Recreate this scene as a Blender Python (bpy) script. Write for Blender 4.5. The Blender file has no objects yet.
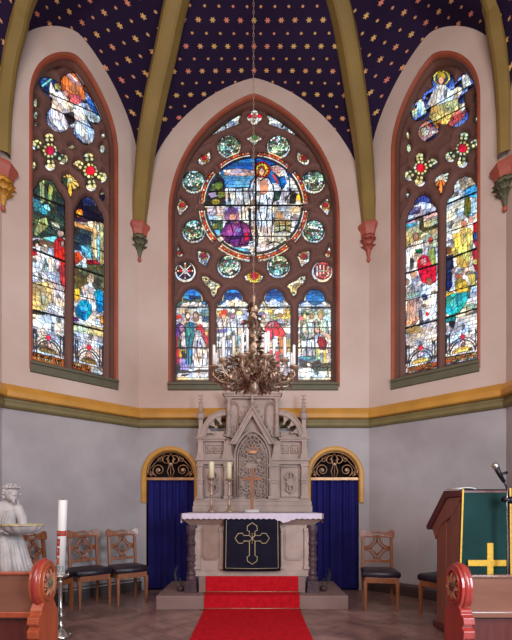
import bpy, bmesh, math, random
import numpy as np
from mathutils import Vector, Matrix
from mathutils.geometry import tessellate_polygon
random.seed(7); RNG = np.random.default_rng(5)
C = bpy.context.scene.collection
U = 0.015            # metres per unit
FL = -85.0           # floor height in units below the eye
F, CX, HY = 411.0, 254.0, 505.0
PI = math.pi
def W(p): return (p[0]*U, p[1]*U, (p[2]-FL)*U)
def at(x, y, Y): return ((x-CX)*Y/F, Y, (HY-y)*Y/F)
def lin(c):
    c = np.asarray(c, float)/255.0
    return np.where(c <= .04045, c/12.92, ((c+.055)/1.055)**2.4)
# ------------------------------------------------------------ materials
def nt(name):
    m = bpy.data.materials.new(name); m.use_nodes = True
    n = m.node_tree.nodes; b = n['Principled BSDF']
    return m, m.node_tree, b
def mat(name, col, rough=.6, metal=0., var=.12, scale=6., bump=0., bscale=40., stretch=(1,1,1), col2=None, coat=0., spec=.5):
    m, t, b = nt(name)
    c = lin(col); n = t.nodes; L = t.links
    tc = n.new('ShaderNodeTexCoord'); mp = n.new('ShaderNodeMapping'); mp.inputs['Scale'].default_value = stretch
    L.new(tc.outputs['Object'], mp.inputs['Vector'])
    nz = n.new('ShaderNodeTexNoise'); nz.inputs['Scale'].default_value = scale; nz.inputs['Detail'].default_value = 6
    L.new(mp.outputs[0], nz.inputs['Vector'])
    r = n.new('ShaderNodeValToRGB'); L.new(nz.outputs['Fac'], r.inputs['Fac'])
    c2 = lin(col2) if col2 is not None else np.clip(c*(1+var), 0, 1)
    r.color_ramp.elements[0].position = .3; r.color_ramp.elements[1].position = .7
    r.color_ramp.elements[0].color = (*np.clip(c*(1-var), 0, 1), 1); r.color_ramp.elements[1].color = (*c2, 1)
    L.new(r.outputs[0], b.inputs['Base Color'])
    b.inputs['Roughness'].default_value = rough; b.inputs['Metallic'].default_value = metal
    b.inputs['Coat Weight'].default_value = coat; b.inputs['Specular IOR Level'].default_value = spec
    if bump:
        n2 = n.new('ShaderNodeTexNoise'); n2.inputs['Scale'].default_value = bscale; n2.inputs['Detail'].default_value = 4
        L.new(mp.outputs[0], n2.inputs['Vector'])
        bp = n.new('ShaderNodeBump'); bp.inputs['Strength'].default_value = bump; bp.inputs['Distance'].default_value = .01
        L.new(n2.outputs['Fac'], bp.inputs['Height']); L.new(bp.outputs[0], b.inputs['Normal'])
    return m
M = {}
M['frame'] = mat('red_oxide_paint', (160,80,56), .5, bump=.1)
M['tracery'] = mat('brown_tracery_stone', (112,76,68), .75, var=.15, scale=2, bump=.15)
M['reveal'] = mat('brown_reveal_stone', (108,70,58), .75, var=.15, scale=2, bump=.15)
M['sill'] = mat('olive_sill_paint', (92,90,70), .6)
M['gold'] = mat('ochre_gilt_paint', (196,140,56), .45, var=.15, scale=3)
M['olive'] = mat('olive_band_paint', (120,106,66), .6)
M['rib'] = mat('ochre_rib_paint', (136,112,56), .6, var=.12, scale=2)
M['red'] = mat('red_capital_paint', (170,86,70), .5)
M['foliage_grey'] = mat('grey_green_carved_stone', (98,98,74), .7, var=.3, scale=12, bump=.4)
M['foliage_gold'] = mat('gilt_carved_stone', (196,140,50), .5, var=.3, scale=12, bump=.4)
M['stone'] = mat('pale_sandstone', (172,150,140), .75, var=.18, scale=5, bump=.35, bscale=60)
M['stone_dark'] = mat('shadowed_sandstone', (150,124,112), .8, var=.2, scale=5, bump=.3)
M['stepstone'] = mat('grey_step_stone', (134,106,100), .55, var=.15, scale=3, bump=.2)
M['carved'] = mat('dark_carved_marble', (74,52,60), .5, var=.35, scale=8, bump=.5)
M['carpet'] = mat('red_carpet', (186,22,34), .95, var=.18, scale=20, bump=.5, bscale=200, spec=.1)
M['cloth'] = mat('white_lace_linen', (206,192,208), .9, var=.04, bump=.3, bscale=120)
M['navy'] = mat('navy_velvet', (22,19,36), .9, var=.2, spec=.2)
M['thread'] = mat('gold_thread', (190,172,132), .5, metal=.2)
M['curtain'] = mat('royal_blue_curtain', (30,28,96), .85, var=.2, scale=4, spec=.2)
M['wood'] = mat('honey_walnut', (134,80,50), .35, var=.3, scale=6, stretch=(6,6,.8), coat=.2)
M['wood_red'] = mat('red_pew_wood', (160,52,44), .3, var=.18, scale=4, stretch=(4,4,.6), coat=.4)
M['wood_orange'] = mat('orange_pew_wood', (172,80,48), .3, var=.18, scale=4, stretch=(4,4,.6), coat=.4)
M['wood_panel'] = mat('glossy_brown_panel', (128,84,68), .25, var=.15, scale=3, stretch=(.6,4,4), coat=.4)
M['wood_lect'] = mat('reddish_lectern_wood', (142,88,70), .4, var=.18, scale=5, stretch=(6,6,.8), coat=.2)
M['wood_dark'] = mat('dark_reddish_wood', (96,44,40), .4, var=.2, scale=5, stretch=(6,6,.8))
M['leather'] = mat('dark_seat_leather', (38,30,42), .4, var=.3, scale=20, bump=.2)
M['brass'] = mat('aged_brass', (176,146,124), .4, metal=.55, var=.35, scale=14)
M['silver'] = mat('silvered_metal', (190,182,172), .25, metal=.9, var=.2)
M['wax'] = mat('ivory_wax', (244,242,238), .5, var=.03)
M['waxc'] = mat('cream_wax', (236,222,184), .5, var=.03)
M['candred'] = mat('red_wax_relief', (196,34,40), .5)
M['black'] = mat('black_metal', (26,24,28), .4, metal=.3)
M['marble'] = mat('weathered_white_marble', (186,178,176), .6, var=.18, scale=9, bump=.25)
M['green'] = mat('dark_green_damask', (24,54,52), .85, var=.25, scale=3, spec=.2)
M['yellow'] = mat('yellow_gold_braid', (222,170,50), .6, var=.25, scale=50)
M['base'] = mat('dark_baseboard', (66,48,46), .5)
M['void'] = mat('dark_passage', (30,14,16), .9)
M['paper'] = mat('white_paper', (225,222,215), .8, var=.02)
M['rosette'] = mat('pale_carved_wood', (186,130,100), .5, var=.3, scale=20)
M['grille'] = mat('worn_bronze', (160,120,88), .4, metal=.7, var=.3, scale=10)
M['crosswood'] = mat('brown_cross_wood', (150,92,62), .5, var=.2)
def wall_material():
    m, t, b = nt('painted_plaster'); n = t.nodes; L = t.links
    g = n.new('ShaderNodeNewGeometry'); s = n.new('ShaderNodeSeparateXYZ'); L.new(g.outputs['Position'], s.inputs[0])
    mr = n.new('ShaderNodeMapRange'); zc = (80-FL)*U
    mr.inputs['From Min'].default_value = zc-.01; mr.inputs['From Max'].default_value = zc+.01
    L.new(s.outputs['Z'], mr.inputs['Value'])
    nz = n.new('ShaderNodeTexNoise'); nz.inputs['Scale'].default_value = 1.1; nz.inputs['Detail'].default_value = 7
    L.new(g.outputs['Position'], nz.inputs['Vector'])
    def ramp(a, bb):
        r = n.new('ShaderNodeValToRGB'); r.color_ramp.elements[0].position = .35; r.color_ramp.elements[1].position = .7
        r.color_ramp.elements[0].color = (*lin(a), 1); r.color_ramp.elements[1].color = (*lin(bb), 1)
        L.new(nz.outputs['Fac'], r.inputs[0]); return r
    lo = ramp((154,146,148), (184,176,178)); hi = ramp((196,172,160), (210,190,180))
    mx = n.new('ShaderNodeMixRGB'); L.new(mr.outputs[0], mx.inputs[0]); L.new(lo.outputs[0], mx.inputs[1]); L.new(hi.outputs[0], mx.inputs[2])
    L.new(mx.outputs[0], b.inputs['Base Color']); b.inputs['Roughness'].default_value = .85
    bp = n.new('ShaderNodeBump'); bp.inputs['Strength'].default_value = .12; n2 = n.new('ShaderNodeTexNoise'); n2.inputs['Scale'].default_value = 14
    L.new(g.outputs['Position'], n2.inputs['Vector']); L.new(n2.outputs[0], bp.inputs['Height']); bp.inputs['Distance'].default_value = .02
    L.new(bp.outputs[0], b.inputs['Normal'])
    return m
M['wall'] = wall_material()
def floor_material():
    m, t, b = nt('worn_marble_slabs'); n = t.nodes; L = t.links
    g = n.new('ShaderNodeNewGeometry'); mp = n.new('ShaderNodeMapping'); mp.inputs['Rotation'].default_value = (0,0,.78)
    L.new(g.outputs['Position'], mp.inputs[0])
    br = n.new('ShaderNodeTexBrick'); br.inputs['Scale'].default_value = 1.1; br.inputs['Mortar Size'].default_value = .006
    br.inputs['Color1'].default_value = (*lin((142,110,104)), 1); br.inputs['Color2'].default_value = (*lin((156,124,116)), 1)
    br.inputs['Mortar'].default_value = (*lin((120,92,88)), 1); L.new(mp.outputs[0], br.inputs['Vector'])
    nz = n.new('ShaderNodeTexNoise'); nz.inputs['Scale'].default_value = 2.6; nz.inputs['Detail'].default_value = 9; nz.inputs['Distortion'].default_value = 1.2
    L.new(g.outputs['Position'], nz.inputs['Vector'])
    r = n.new('ShaderNodeValToRGB'); r.color_ramp.elements[0].position = .35; r.color_ramp.elements[1].position = .65
    r.color_ramp.elements[0].color = (.5,.46,.46,1); r.color_ramp.elements[1].color = (1.15,1.08,1.05,1); L.new(nz.outputs[0], r.inputs[0])
    mx = n.new('ShaderNodeMixRGB'); mx.blend_type = 'MULTIPLY'; mx.inputs[0].default_value = .9
    L.new(br.outputs[0], mx.inputs[1]); L.new(r.outputs[0], mx.inputs[2]); L.new(mx.outputs[0], b.inputs['Base Color'])
    b.inputs['Roughness'].default_value = .3
    return m
M['floor'] = floor_material()
def star_material():
    m, t, b = nt('midnight_blue_with_gold_stars'); n = t.nodes; L = t.links
    def mth(op, a, bb=None, c=None):
        k = n.new('ShaderNodeMath'); k.operation = op
        for i, v in enumerate((a, bb, c)):
            if v is None: continue
            if isinstance(v, (int, float)): k.inputs[i].default_value = v
            else: L.new(v, k.inputs[i])
        return k.outputs[0]
    uv = n.new('ShaderNodeUVMap'); sp = n.new('ShaderNodeSeparateXYZ'); L.new(uv.outputs[0], sp.inputs[0])
    masks = []; rnds = []
    for off, rad in ((0., .125), (.5, .072)):
        u = mth('ADD', sp.outputs['X'], off); v = mth('ADD', sp.outputs['Y'], off)
        iu = mth('FLOOR', u); iv = mth('FLOOR', v)
        fu = mth('MULTIPLY', mth('SUBTRACT', mth('SUBTRACT', u, iu), .5), .53); fv = mth('SUBTRACT', mth('SUBTRACT', v, iv), .5)
        r = mth('SQRT', mth('ADD', mth('MULTIPLY', fu, fu), mth('MULTIPLY', fv, fv)))
        a = mth('ARCTAN2', fv, fu)
        lim = mth('MULTIPLY', mth('ADD', mth('MULTIPLY', mth('COSINE', mth('MULTIPLY', a, 6.)), .26), .74), rad*.9)
        ring = mth('LESS_THAN', r, lim)
        masks.append(ring)
        cb = n.new('ShaderNodeCombineXYZ'); L.new(iu, cb.inputs[0]); L.new(iv, cb.inputs[1])
        wn = n.new('ShaderNodeTexWhiteNoise'); wn.noise_dimensions = '2D'; L.new(cb.outputs[0], wn.inputs['Vector']); rnds.append(wn.outputs['Value'])
    mask = mth('MAXIMUM', masks[0], masks[1])
    rp = n.new('ShaderNodeValToRGB'); e = rp.color_ramp.elements
    e[0].color = (*lin((224,184,112)), 1); e[1].color = (*lin((226,136,116)), 1); e[0].position = .35; e[1].position = .95
    L.new(rnds[0], rp.inputs[0])
    nz = n.new('ShaderNodeTexNoise'); nz.inputs['Scale'].default_value = 3
    bg = n.new('ShaderNodeValToRGB'); bg.color_ramp.elements[0].color = (*lin((30,20,44)), 1); bg.color_ramp.elements[1].color = (*lin((50,36,66)), 1)
    L.new(nz.outputs[0], bg.inputs[0])
    mx = n.new('ShaderNodeMixRGB'); L.new(mask, mx.inputs[0]); L.new(bg.outputs[0], mx.inputs[1]); L.new(rp.outputs[0], mx.inputs[2])
    L.new(mx.outputs[0], b.inputs['Base Color']); b.inputs['Roughness'].default_value = .9; b.inputs['Specular IOR Level'].default_value = .1
    return m
M['stars'] = star_material()
def glass_material():
    m = bpy.data.materials.new('leaded_stained_glass'); m.use_nodes = True; t = m.node_tree; n = t.nodes; L = t.links; n.clear()
    o = n.new('ShaderNodeOutputMaterial'); a = n.new('ShaderNodeAttribute'); a.attribute_name = 'Col'
    e = n.new('ShaderNodeEmission'); e.inputs['Strength'].default_value = 1.45; L.new(a.outputs['Color'], e.inputs['Color'])
    g = n.new('ShaderNodeBsdfGlossy'); g.inputs['Roughness'].default_value = .3; g.inputs['Color'].default_value = (.04,.04,.04,1)
    ad = n.new('ShaderNodeAddShader'); L.new(e.outputs[0], ad.inputs[0]); L.new(g.outputs[0], ad.inputs[1]); L.new(ad.outputs[0], o.inputs[0])
    return m
M['glass'] = glass_material()
# ------------------------------------------------------------ building helpers
def tagp(o, label=None, cat=None, group=None, kind=None):
    if label: o['label'] = label
    if cat: o['category'] = cat
    if group: o['group'] = group
    if kind: o['kind'] = kind
    return o
def empty(name, p=(0,0,FL), rz=0., **k):
    o = bpy.data.objects.new(name, None); C.objects.link(o); o.empty_display_size = .1
    o.location = W(p); o.rotation_euler = (0,0,rz); return tagp(o, **k)
class MB:
    """collects shapes in units; local=True: coordinates relative to a parent with no offset"""
    def __init__(s): s.v = []; s.f = []; s.sm = []; s.mi = []; s.m = 0
    def add(s, vs, fs, smooth=False):
        b = len(s.v); s.v += [tuple(p) for p in vs]
        for f in fs: s.f.append([b+i for i in f]); s.sm.append(smooth); s.mi.append(s.m)
        return s
    def box(s, x0, x1, y0, y1, z0, z1):
        vs = [(x,y,z) for z in (z0,z1) for y in (y0,y1) for x in (x0,x1)]
        return s.add(vs, [(0,2,3,1),(4,5,7,6),(0,1,5,4),(2,6,7,3),(0,4,6,2),(1,3,7,5)])
    def frustum(s, a, za, b, zb):      # a,b = (x0,x1,y0,y1)
        vs = [(x,y,za) for y in a[2:] for x in a[:2]]+[(x,y,zb) for y in b[2:] for x in b[:2]]
        return s.add(vs, [(0,2,3,1),(4,5,7,6),(0,1,5,4),(2,6,7,3),(0,4,6,2),(1,3,7,5)])
    def prism(s, poly, y0, y1, axis='y'):   # poly in (x,z) extruded along y ; axis 'x': poly in (y,z) along x ; 'z': (x,y)
        n = len(poly)
        mk = {'y': lambda p, q: (p[0], q, p[1]), 'x': lambda p, q: (q, p[0], p[1]), 'z': lambda p, q: (p[0], p[1], q)}[axis]
        vs = [mk(p, y0) for p in poly]+[mk(p, y1) for p in poly]
        tris = tessellate_polygon([[Vector((p[0], p[1], 0)) for p in poly]])
        fs = [tuple(t) for t in tris]+[tuple(n+i for i in reversed(t)) for t in tris]
        fs += [(i, (i+1) % n, n+(i+1) % n, n+i) for i in range(n)]
        return s.add(vs, fs)
    def tube(s, pts, r, n=8, cap=True, smooth=True):
        pts = [Vector(p) for p in pts]; k = len(pts)
        rs = r if isinstance(r, (list, tuple)) else [r]*k
        vs = []; up = None
        for i, p in enumerate(pts):
            d = (pts[min(i+1, k-1)]-pts[max(i-1, 0)]).normalized()
            if up is None:
                up = Vector((0,0,1)) if abs(d.z) < .9 else Vector((1,0,0))
            a = d.cross(up)
            if a.length < 1e-4: a = d.orthogonal()
            a.normalize(); b = a.cross(d).normalized(); up = b
            for j in range(n):
                t = 2*PI*j/n; q = p+a*math.cos(t)*rs[i]+b*math.sin(t)*rs[i]; vs.append(q)
        fs = [(i*n+j, i*n+(j+1) % n, (i+1)*n+(j+1) % n, (i+1)*n+j) for i in range(k-1) for j in range(n)]
        if cap: fs += [tuple(range(n)), tuple((k-1)*n+j for j in reversed(range(n)))]
        return s.add(vs, fs, smooth)
    def lathe(s, prof, c=(0,0,0), n=20, smooth=True, sq=None):
        vs = []
        for r, z in prof:
            for j in range(n):
                t = 2*PI*j/n+(PI/n if n < 9 else 0); vs.append((c[0]+r*math.cos(t), c[1]+r*math.sin(t), c[2]+z))
        k = len(prof)
        fs = [(i*n+j, i*n+(j+1) % n, (i+1)*n+(j+1) % n, (i+1)*n+j) for i in range(k-1) for j in range(n)]
        fs += [tuple(reversed(range(n))), tuple((k-1)*n+j for j in range(n))]
        return s.add(vs, fs, smooth)
    def ell(s, c, r, nu=14, nv=9, rot=None):
        if isinstance(r, (int, float)): r = (r,r,r)
        vs = []
        for i in range(nv+1):
            ph = -PI/2+PI*i/nv
            for j in range(nu):
                t = 2*PI*j/nu; p = Vector((r[0]*math.cos(ph)*math.cos(t), r[1]*math.cos(ph)*math.sin(t), r[2]*math.sin(ph)))
                if rot: p = rot @ p
                vs.append((c[0]+p.x, c[1]+p.y, c[2]+p.z))
        fs = [(i*nu+j, i*nu+(j+1) % nu, (i+1)*nu+(j+1) % nu, (i+1)*nu+j) for i in range(nv) for j in range(nu)]
        return s.add(vs, fs, True)
    def grid(s, rows, smooth=False, close=False):
        n = len(rows[0]); vs = [p for r in rows for p in r]; fs = []
        for i in range(len(rows)-1):
            for j in range(n if close else n-1):
                fs.append((i*n+j, i*n+(j+1) % n, (i+1)*n+(j+1) % n, (i+1)*n+j))
        return s.add(vs, fs, smooth)
    def torus(s, c, R, r, axis='y', n=24, k=8, sy=1.0):
        pts = []
        for i in range(n+1):
            t = 2*PI*i/n; a, b = R*math.cos(t), R*sy*math.sin(t)
            pts.append({'y': (c[0]+a, c[1], c[2]+b), 'x': (c[0], c[1]+a, c[2]+b), 'z': (c[0]+a, c[1]+b, c[2])}[axis])
        return s.tube(pts, r, k, cap=False)
    def leaf(s, base, d, up, ln, wd, curl=1.2, seg=5):
        d = Vector(d).normalized(); up = Vector(up); side = d.cross(up)
        if side.length < 1e-3: side = d.orthogonal()
        side.normalize(); up = side.cross(d).normalized()
        p = Vector(base); vs = []; a = 0
        for i in range(seg+1):
            t = i/seg; w = wd*math.sin(PI*(.12+.86*t))**.8*(1 if i % 2 else .8)
            dd = d*math.cos(a)+up*math.sin(a); nn = up*math.cos(a)-d*math.sin(a)
            vs += [p-side*w+nn*w*.35, p, p+side*w+nn*w*.35]
            p = p+dd*ln/seg; a += curl/seg
        fs = []
        for i in range(seg):
            b = i*3; fs += [(b, b+1, b+4, b+3), (b+1, b+2, b+5, b+4)]
        return s.add(vs, fs, True)
    def build(s, name, m, parent=None, bevel=0, seg=2, weld=False, local=False, **k):
        me = bpy.data.meshes.new(name)
        off = (0,0,0)
        if parent is not None and not local:
            q = parent; mw = Vector((0,0,0))
            while q is not None: mw += q.location; q = q.parent
            off = mw
        if local: vs = [(p[0]*U, p[1]*U, p[2]*U) for p in s.v]
        else: vs = [tuple(Vector(W(p))-Vector(off)) for p in s.v]
        me.from_pydata(vs, [], s.f)
        ms = m if isinstance(m, (list, tuple)) else [m]
        for q in ms: me.materials.append(q)
        me.polygons.foreach_set('use_smooth', s.sm); me.polygons.foreach_set('material_index', s.mi)
        bm = bmesh.new(); bm.from_mesh(me)
        if weld: bmesh.ops.remove_doubles(bm, verts=bm.verts, dist=1e-5)
        bmesh.ops.recalc_face_normals(bm, faces=bm.faces); bm.to_mesh(me); bm.free()
        me.update()
        o = bpy.data.objects.new(name, me); C.objects.link(o)
        if parent is not None: o.parent = parent
        if bevel:
            b = o.modifiers.new('bevel', 'BEVEL'); b.width = bevel*U; b.segments = seg; b.limit_method = 'ANGLE'; b.harden_normals = False
        return tagp(o, **k)
def copy_tree(o, parent=None):
    c = o.copy(); C.objects.link(c)
    if parent is not None: c.parent = parent
    for ch in list(o.children): copy_tree(ch, c)
    return c
# ------------------------------------------------------------ plan of the apse
C1 = (-115., 411.); C2 = (-200., 326.); SQ = math.sqrt(.5)
class Plane:
    """wall plane: origin O, direction T along it, N into the room (plan vectors)"""
    def __init__(s, O, T, N): s.O, s.T, s.N = O, T, N
    def p(s, t, z, n=0.): return (s.O[0]+s.T[0]*t+s.N[0]*n, s.O[1]+s.T[1]*t+s.N[1]*n, z)
    def unproj(s, x, y, n=0.):
        k = (x-CX)/F; ox, oy = s.O[0]+s.N[0]*n, s.O[1]+s.N[1]*n
        t = (k*oy-ox)/(s.T[0]-k*s.T[1]); Y = oy+s.T[1]*t
        return t, (HY-y)*Y/F
PB = Plane((0,411), (1,0), (0,-1))
PL = Plane(C1, (-SQ,-SQ), (SQ,-SQ))
PR = Plane((115,411), (SQ,-SQ), (-SQ,-SQ))
WT = 59.7; SIDE = 120.2
def arc_r(hw, rise): return (hw*hw+rise*rise)/(2*hw)
def arch(hw, zs, rise, zb=None, o=0., n=20):
    r = arc_r(hw, rise); c = r-hw; ro = r-o; th0 = math.acos(-c/ro)
    left = [(c+ro*math.cos(PI-(PI-th0)*i/n), zs+ro*math.sin(PI-(PI-th0)*i/n)) for i in range(n+1)]
    e = 8. if hw < 70 else 2.; sl = c/math.sqrt(r*r-c*c)      # the narrow arches have a rounded tip
    left = [(x, z+sl*abs(x)-sl*math.sqrt(x*x+e*e)+sl*max(0, e-abs(x)*0)*.5*(1 if hw < 70 else .3)*math.exp(-abs(x)/30)) if z > zs+1 else (x, z) for x, z in left]
    right = [(-x, z) for x, z in reversed(left[:-1])]
    pts = left+right
    if zb is not None: pts = [(-(hw-o), zb)]+pts+[((hw-o), zb)]
    return pts
def round_arch(hw, zs, zb, n=20):
    return [(-hw, zb)]+[(-hw*math.cos(PI*i/n), zs+hw*math.sin(PI*i/n)) for i in range(n+1)]+[(hw, zb)]
WIN = {'B': dict(P=PB, c=0., hw=85.5, zs=290., rise=122., zb=118.),
       'L': dict(P=PL, c=61.2, hw=38.9, zs=338., rise=66., zb=113.),
       'R': dict(P=PR, c=62.4, hw=38.9, zs=338., rise=66., zb=113.)}
def wall(name, P, t0, t1, zs, rise, win, doors=()):
    cm = (t0+t1)/2; hw = (t1-t0)/2
    outer = [(cm+x, z) for x, z in arch(hw, zs, rise, None)]
    bottom = [(t1, FL)]
    for dc, dh, dz in sorted(doors, reverse=True):
        bottom += [(x+dc, z) for x, z in reversed(round_arch(dh, dz, FL))]
    bottom += [(t0, FL)]
    loop = outer+bottom
    loops = [[Vector((x, z, 0)) for x, z in loop]]
    if win: loops.append([Vector((win['c']+x, z, 0)) for x, z in arch(win['hw'], win['zs'], win['rise'], win['zb'])])
    tris = tessellate_polygon(loops); flat = [v for l in loops for v in l]
    b = MB(); b.add([P.p(v.x, v.y) for v in flat], [tuple(t) for t in tris])
    return b.build(name, M['wall'], kind='structure')
DOORS = [(-83.7, 24., 30.), (80.8, 24., 30.)]
wall('wall_back', PB, -115, 115, 280, 147.5, WIN['B'], DOORS)
wall('wall_left', PL, 0, SIDE, 331, 94, WIN['L'])
wall('wall_right', PR, 0, SIDE, 331, 94, WIN['R'])
PL2 = Plane(C2, (0,-1), (1,0)); PR2 = Plane((200,326), (0,-1), (-1,0))
wall('wall_left_choir', PL2, 0, 190, 280, 148, None)
wall('wall_right_choir', PR2, 0, 190, 280, 148, None)
b = MB(); b.add([(-330,-140,FL), (330,-140,FL), (330,420,FL), (-330,420,FL)], [(0,1,2,3)]); b.build('floor', M['floor'], kind='structure')
# dark passage behind the two doorways
for sx, nm in ((-1, 'wall_passage_left'), (1, 'wall_passage_right')):
    x = -83.7 if sx < 0 else 80.8; b = MB()
    b.add([(x-27,412,FL),(x+27,412,FL),(x+27,440,FL),(x-27,440,FL),(x-27,412,60),(x+27,412,60),(x+27,440,60),(x-27,440,60)],
          [(3,2,6,7),(0,3,7,4),(2,1,5,6),(4,5,6,7),(0,1,2,3)])
    b.build(nm, M['void'], kind='structure')
# ------------------------------------------------------------ vault
AP = (0., 270., 495.)
RIB1 = [(0,277),(4.7,302),(16.3,344),(36,377.6),(58,405),(78,430.7),(120,466),(182,495)]
RIB2 = [(0,277),(1.5,313),(7,349),(15.5,374),(22,394),(52,436),(106,470),(208,495)]
RIB1R = [(0,277),(4,302),(13,346),(28.5,383),(44,415),(65.5,442),(115,474),(182,495)]
RIB2R = [(0,277),(1,313),(4.5,349),(10,374),(15,396),(45,439),(100,472),(208,495)]
def spline(pts, n):
    xs = [p[1] for p in pts]; out = []
    d = [0]
    for a, b2 in zip(pts, pts[1:]): d.append(d[-1]+math.dist(a, b2))
    for i in range(n+1):
        L = d[-1]*i/n; k = max(j for j in range(len(d)) if d[j] <= L+1e-9); k = min(k, len(d)-2)
        t = (L-d[k])/(d[k+1]-d[k]); p0 = pts[max(k-1, 0)]; p1 = pts[k]; p2 = pts[k+1]; p3 = pts[min(k+2, len(pts)-1)]
        out.append(tuple(.5*((2*p1[j])+(-p0[j]+p2[j])*t+(2*p0[j]-5*p1[j]+4*p2[j]-p3[j])*t*t+(-p0[j]+3*p1[j]-3*p2[j]+p3[j])*t**3) for j in range(2)))
    return out
NR = 40
def rib_line(Cc, prof, A=AP):
    run = math.hypot(A[0]-Cc[0], A[1]-Cc[1]); end = prof[-1][0]
    return [(Cc[0]+(A[0]-Cc[0])*s/end, Cc[1]+(A[1]-Cc[1])*s/end, z) for s, z in spline(prof, NR)]
rl = {('L',1): rib_line((-115,411), RIB1), ('R',1): rib_line((115,411), RIB1R), ('L',2): rib_line((-200,326), RIB2), ('R',2): rib_line((200,326), RIB2R)}
AP3 = (0., 231., 495.)
RIB3 = [(0,277),(2,313),(9,349),(20,376),(27,392),(60,433),(110,468),(215,495)]
rl[('L',3)] = rib_line((-200,136), RIB3, AP3); rl[('R',3)] = rib_line((200,136), RIB3, AP3)
def web(b, uvs, P, archpts, ribpts, t_c, flip):
    rows = []; n = len(archpts); K = 14
    for i in range(n):
        a = Vector(archpts[i]); r = Vector(ribpts[i]); row = []
        for k in range(K+1):
            p = a.lerp(r, k/K); row.append(tuple(p))
            d = (p.x-P.O[0], p.y-P.O[1]); tt = d[0]*P.T[0]+d[1]*P.T[1]; nn = d[0]*P.N[0]+d[1]*P.N[1]
            uvs.append(((tt-t_c)/12.4+.5, (p.z+1.1*nn)/23.5))
        rows.append(row)
    b.grid(rows, smooth=True)
def vault(name, P, t0, t1, zs, rise, z0, ra, rb):
    hw = (t1-t0)/2; cm = (t0+t1)/2
    a = arch(hw, zs, rise, None, n=NR)
    left = a[:NR+1]; right = list(reversed(a[NR:]))
    def res(pts):   # start at the corbel level, resample evenly by length
        pts = [(pts[0][0], z0)]+pts if pts[0][1] > z0+1 else pts
        d = [0]
        for p, q in zip(pts, pts[1:]): d.append(d[-1]+math.dist(p, q))
        out = []
        for i in range(NR+1):
            L = d[-1]*i/NR; k = min(max(j for j in range(len(d)) if d[j] <= L+1e-9), len(d)-2); t = (L-d[k])/max(d[k+1]-d[k], 1e-9)
            out.append((pts[k][0]+(pts[k+1][0]-pts[k][0])*t, pts[k][1]+(pts[k+1][1]-pts[k][1])*t))
        return out
    b = MB(); uvs = []
    web(b, uvs, P, [P.p(cm+x, z) for x, z in res(left)], ra, cm, 0)
    web(b, uvs, P, [P.p(cm+x, z) for x, z in res(right)], rb, cm, 1)
    o = b.build(name, M['stars'], kind='structure')
    uvl = o.data.uv_layers.new(name='UVMap')
    vi = np.empty(len(o.data.loops), int); o.data.loops.foreach_get('vertex_index', vi)
    uvl.data.foreach_set('uv', np.array(uvs)[vi].ravel())
    return o
vault('ceiling', PB, -115, 115, 280, 147.5, 277, rl[('L',1)], rl[('R',1)])
vault('ceiling_left', PL, 0, SIDE, 331, 94, 277, rl[('L',1)], rl[('L',2)])
vault('ceiling_right', PR, 0, SIDE, 331, 94, 277, rl[('R',1)], rl[('R',2)])
def flatten(line, Y1):
    return line
vault('ceiling_left_choir', PL2, 0, 190, 280, 148, 277, rl[('L',2)], rl[('L',3)])
vault('ceiling_right_choir', PR2, 0, 190, 280, 148, 277, rl[('R',2)], rl[('R',3)])
def rib(name, line, w=9.5, dpt=9.):
    b = MB(); rows = []
    q0 = Vector(line[0]); q1 = Vector(line[-1]); h = Vector((q1.x-q0.x, q1.y-q0.y, 0)).normalized(); side = Vector((-h.y, h.x, 0))
    for i, p in enumerate(line):
        p = Vector(p); d = (Vector(line[min(i+1, len(line)-1)])-Vector(line[max(i-1, 0)])).normalized()
        nrm = (h*d.z-Vector((0,0,1))*d.dot(h)).normalized()
        k = .72+.28*min(1, i/14)
        prof = [(-w*k, -3), (-w*k, 2.5), (-w*k*.78, 4.5), (-1.2, dpt), (1.2, dpt), (w*k*.78, 4.5), (w*k, 2.5), (w*k, -3)]
        rows.append([tuple(p+side*a+nrm*c) for a, c in prof])
    b.grid(rows)
    return b.build(name, M['rib'], kind='structure')
for i, k in enumerate(rl): rib('trim_rib_%d' % (i+1), rl[k], 9.5 if k[1] == 1 else 7., 9. if k[1] == 1 else 7.)
b = MB(); b.lathe([(0,-6),(9,-5),(12,-1),(9,3),(0,4)], AP, 16); b.build('trim_boss', M['gold'], kind='structure')
# ------------------------------------------------------------ cornice, baseboard
path = [(-200,136), C2, C1, (115,411), (200,326), (200,136)]
def offset_path(path, o):
    out = []
    for i, p in enumerate(path):
        ns = []
        for a, b2 in ((i-1, i), (i, i+1)):
            if a < 0 or b2 >= len(path): continue
            dx, dy = path[b2][0]-path[a][0], path[b2][1]-path[a][1]; l = math.hypot(dx, dy); ns.append((dy/l, -dx/l))
        if len(ns) == 1: n = ns[0]; k = 1
        else:
            n = (ns[0][0]+ns[1][0], ns[0][1]+ns[1][1]); l = math.hypot(*n); n = (n[0]/l, n[1]/l); k = 1/(n[0]*ns[0][0]+n[1]*ns[0][1])
        out.append((p[0]+n[0]*o*k, p[1]+n[1]*o*k))
    return out
def sweep(name, prof, m, pth=path, **k):
    b = MB(); cols = []
    for o, z in prof: cols.append([(x, y, z) for x, y in offset_path(pth, o)])
    b.grid(cols); return b.build(name, m, kind='structure', **k)
sweep('trim_cornice', [(0,97),(1.5,96.5),(5.5,91.5),(6,90),(6,86.5),(4.5,85.5),(0,85.3)], M['gold'])
sweep('trim_cornice_base', [(0,85.3),(2.2,85.2),(2.2,83),(3.6,82),(3.6,79),(2.2,77.5),(0,77)], M['olive'])
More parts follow.
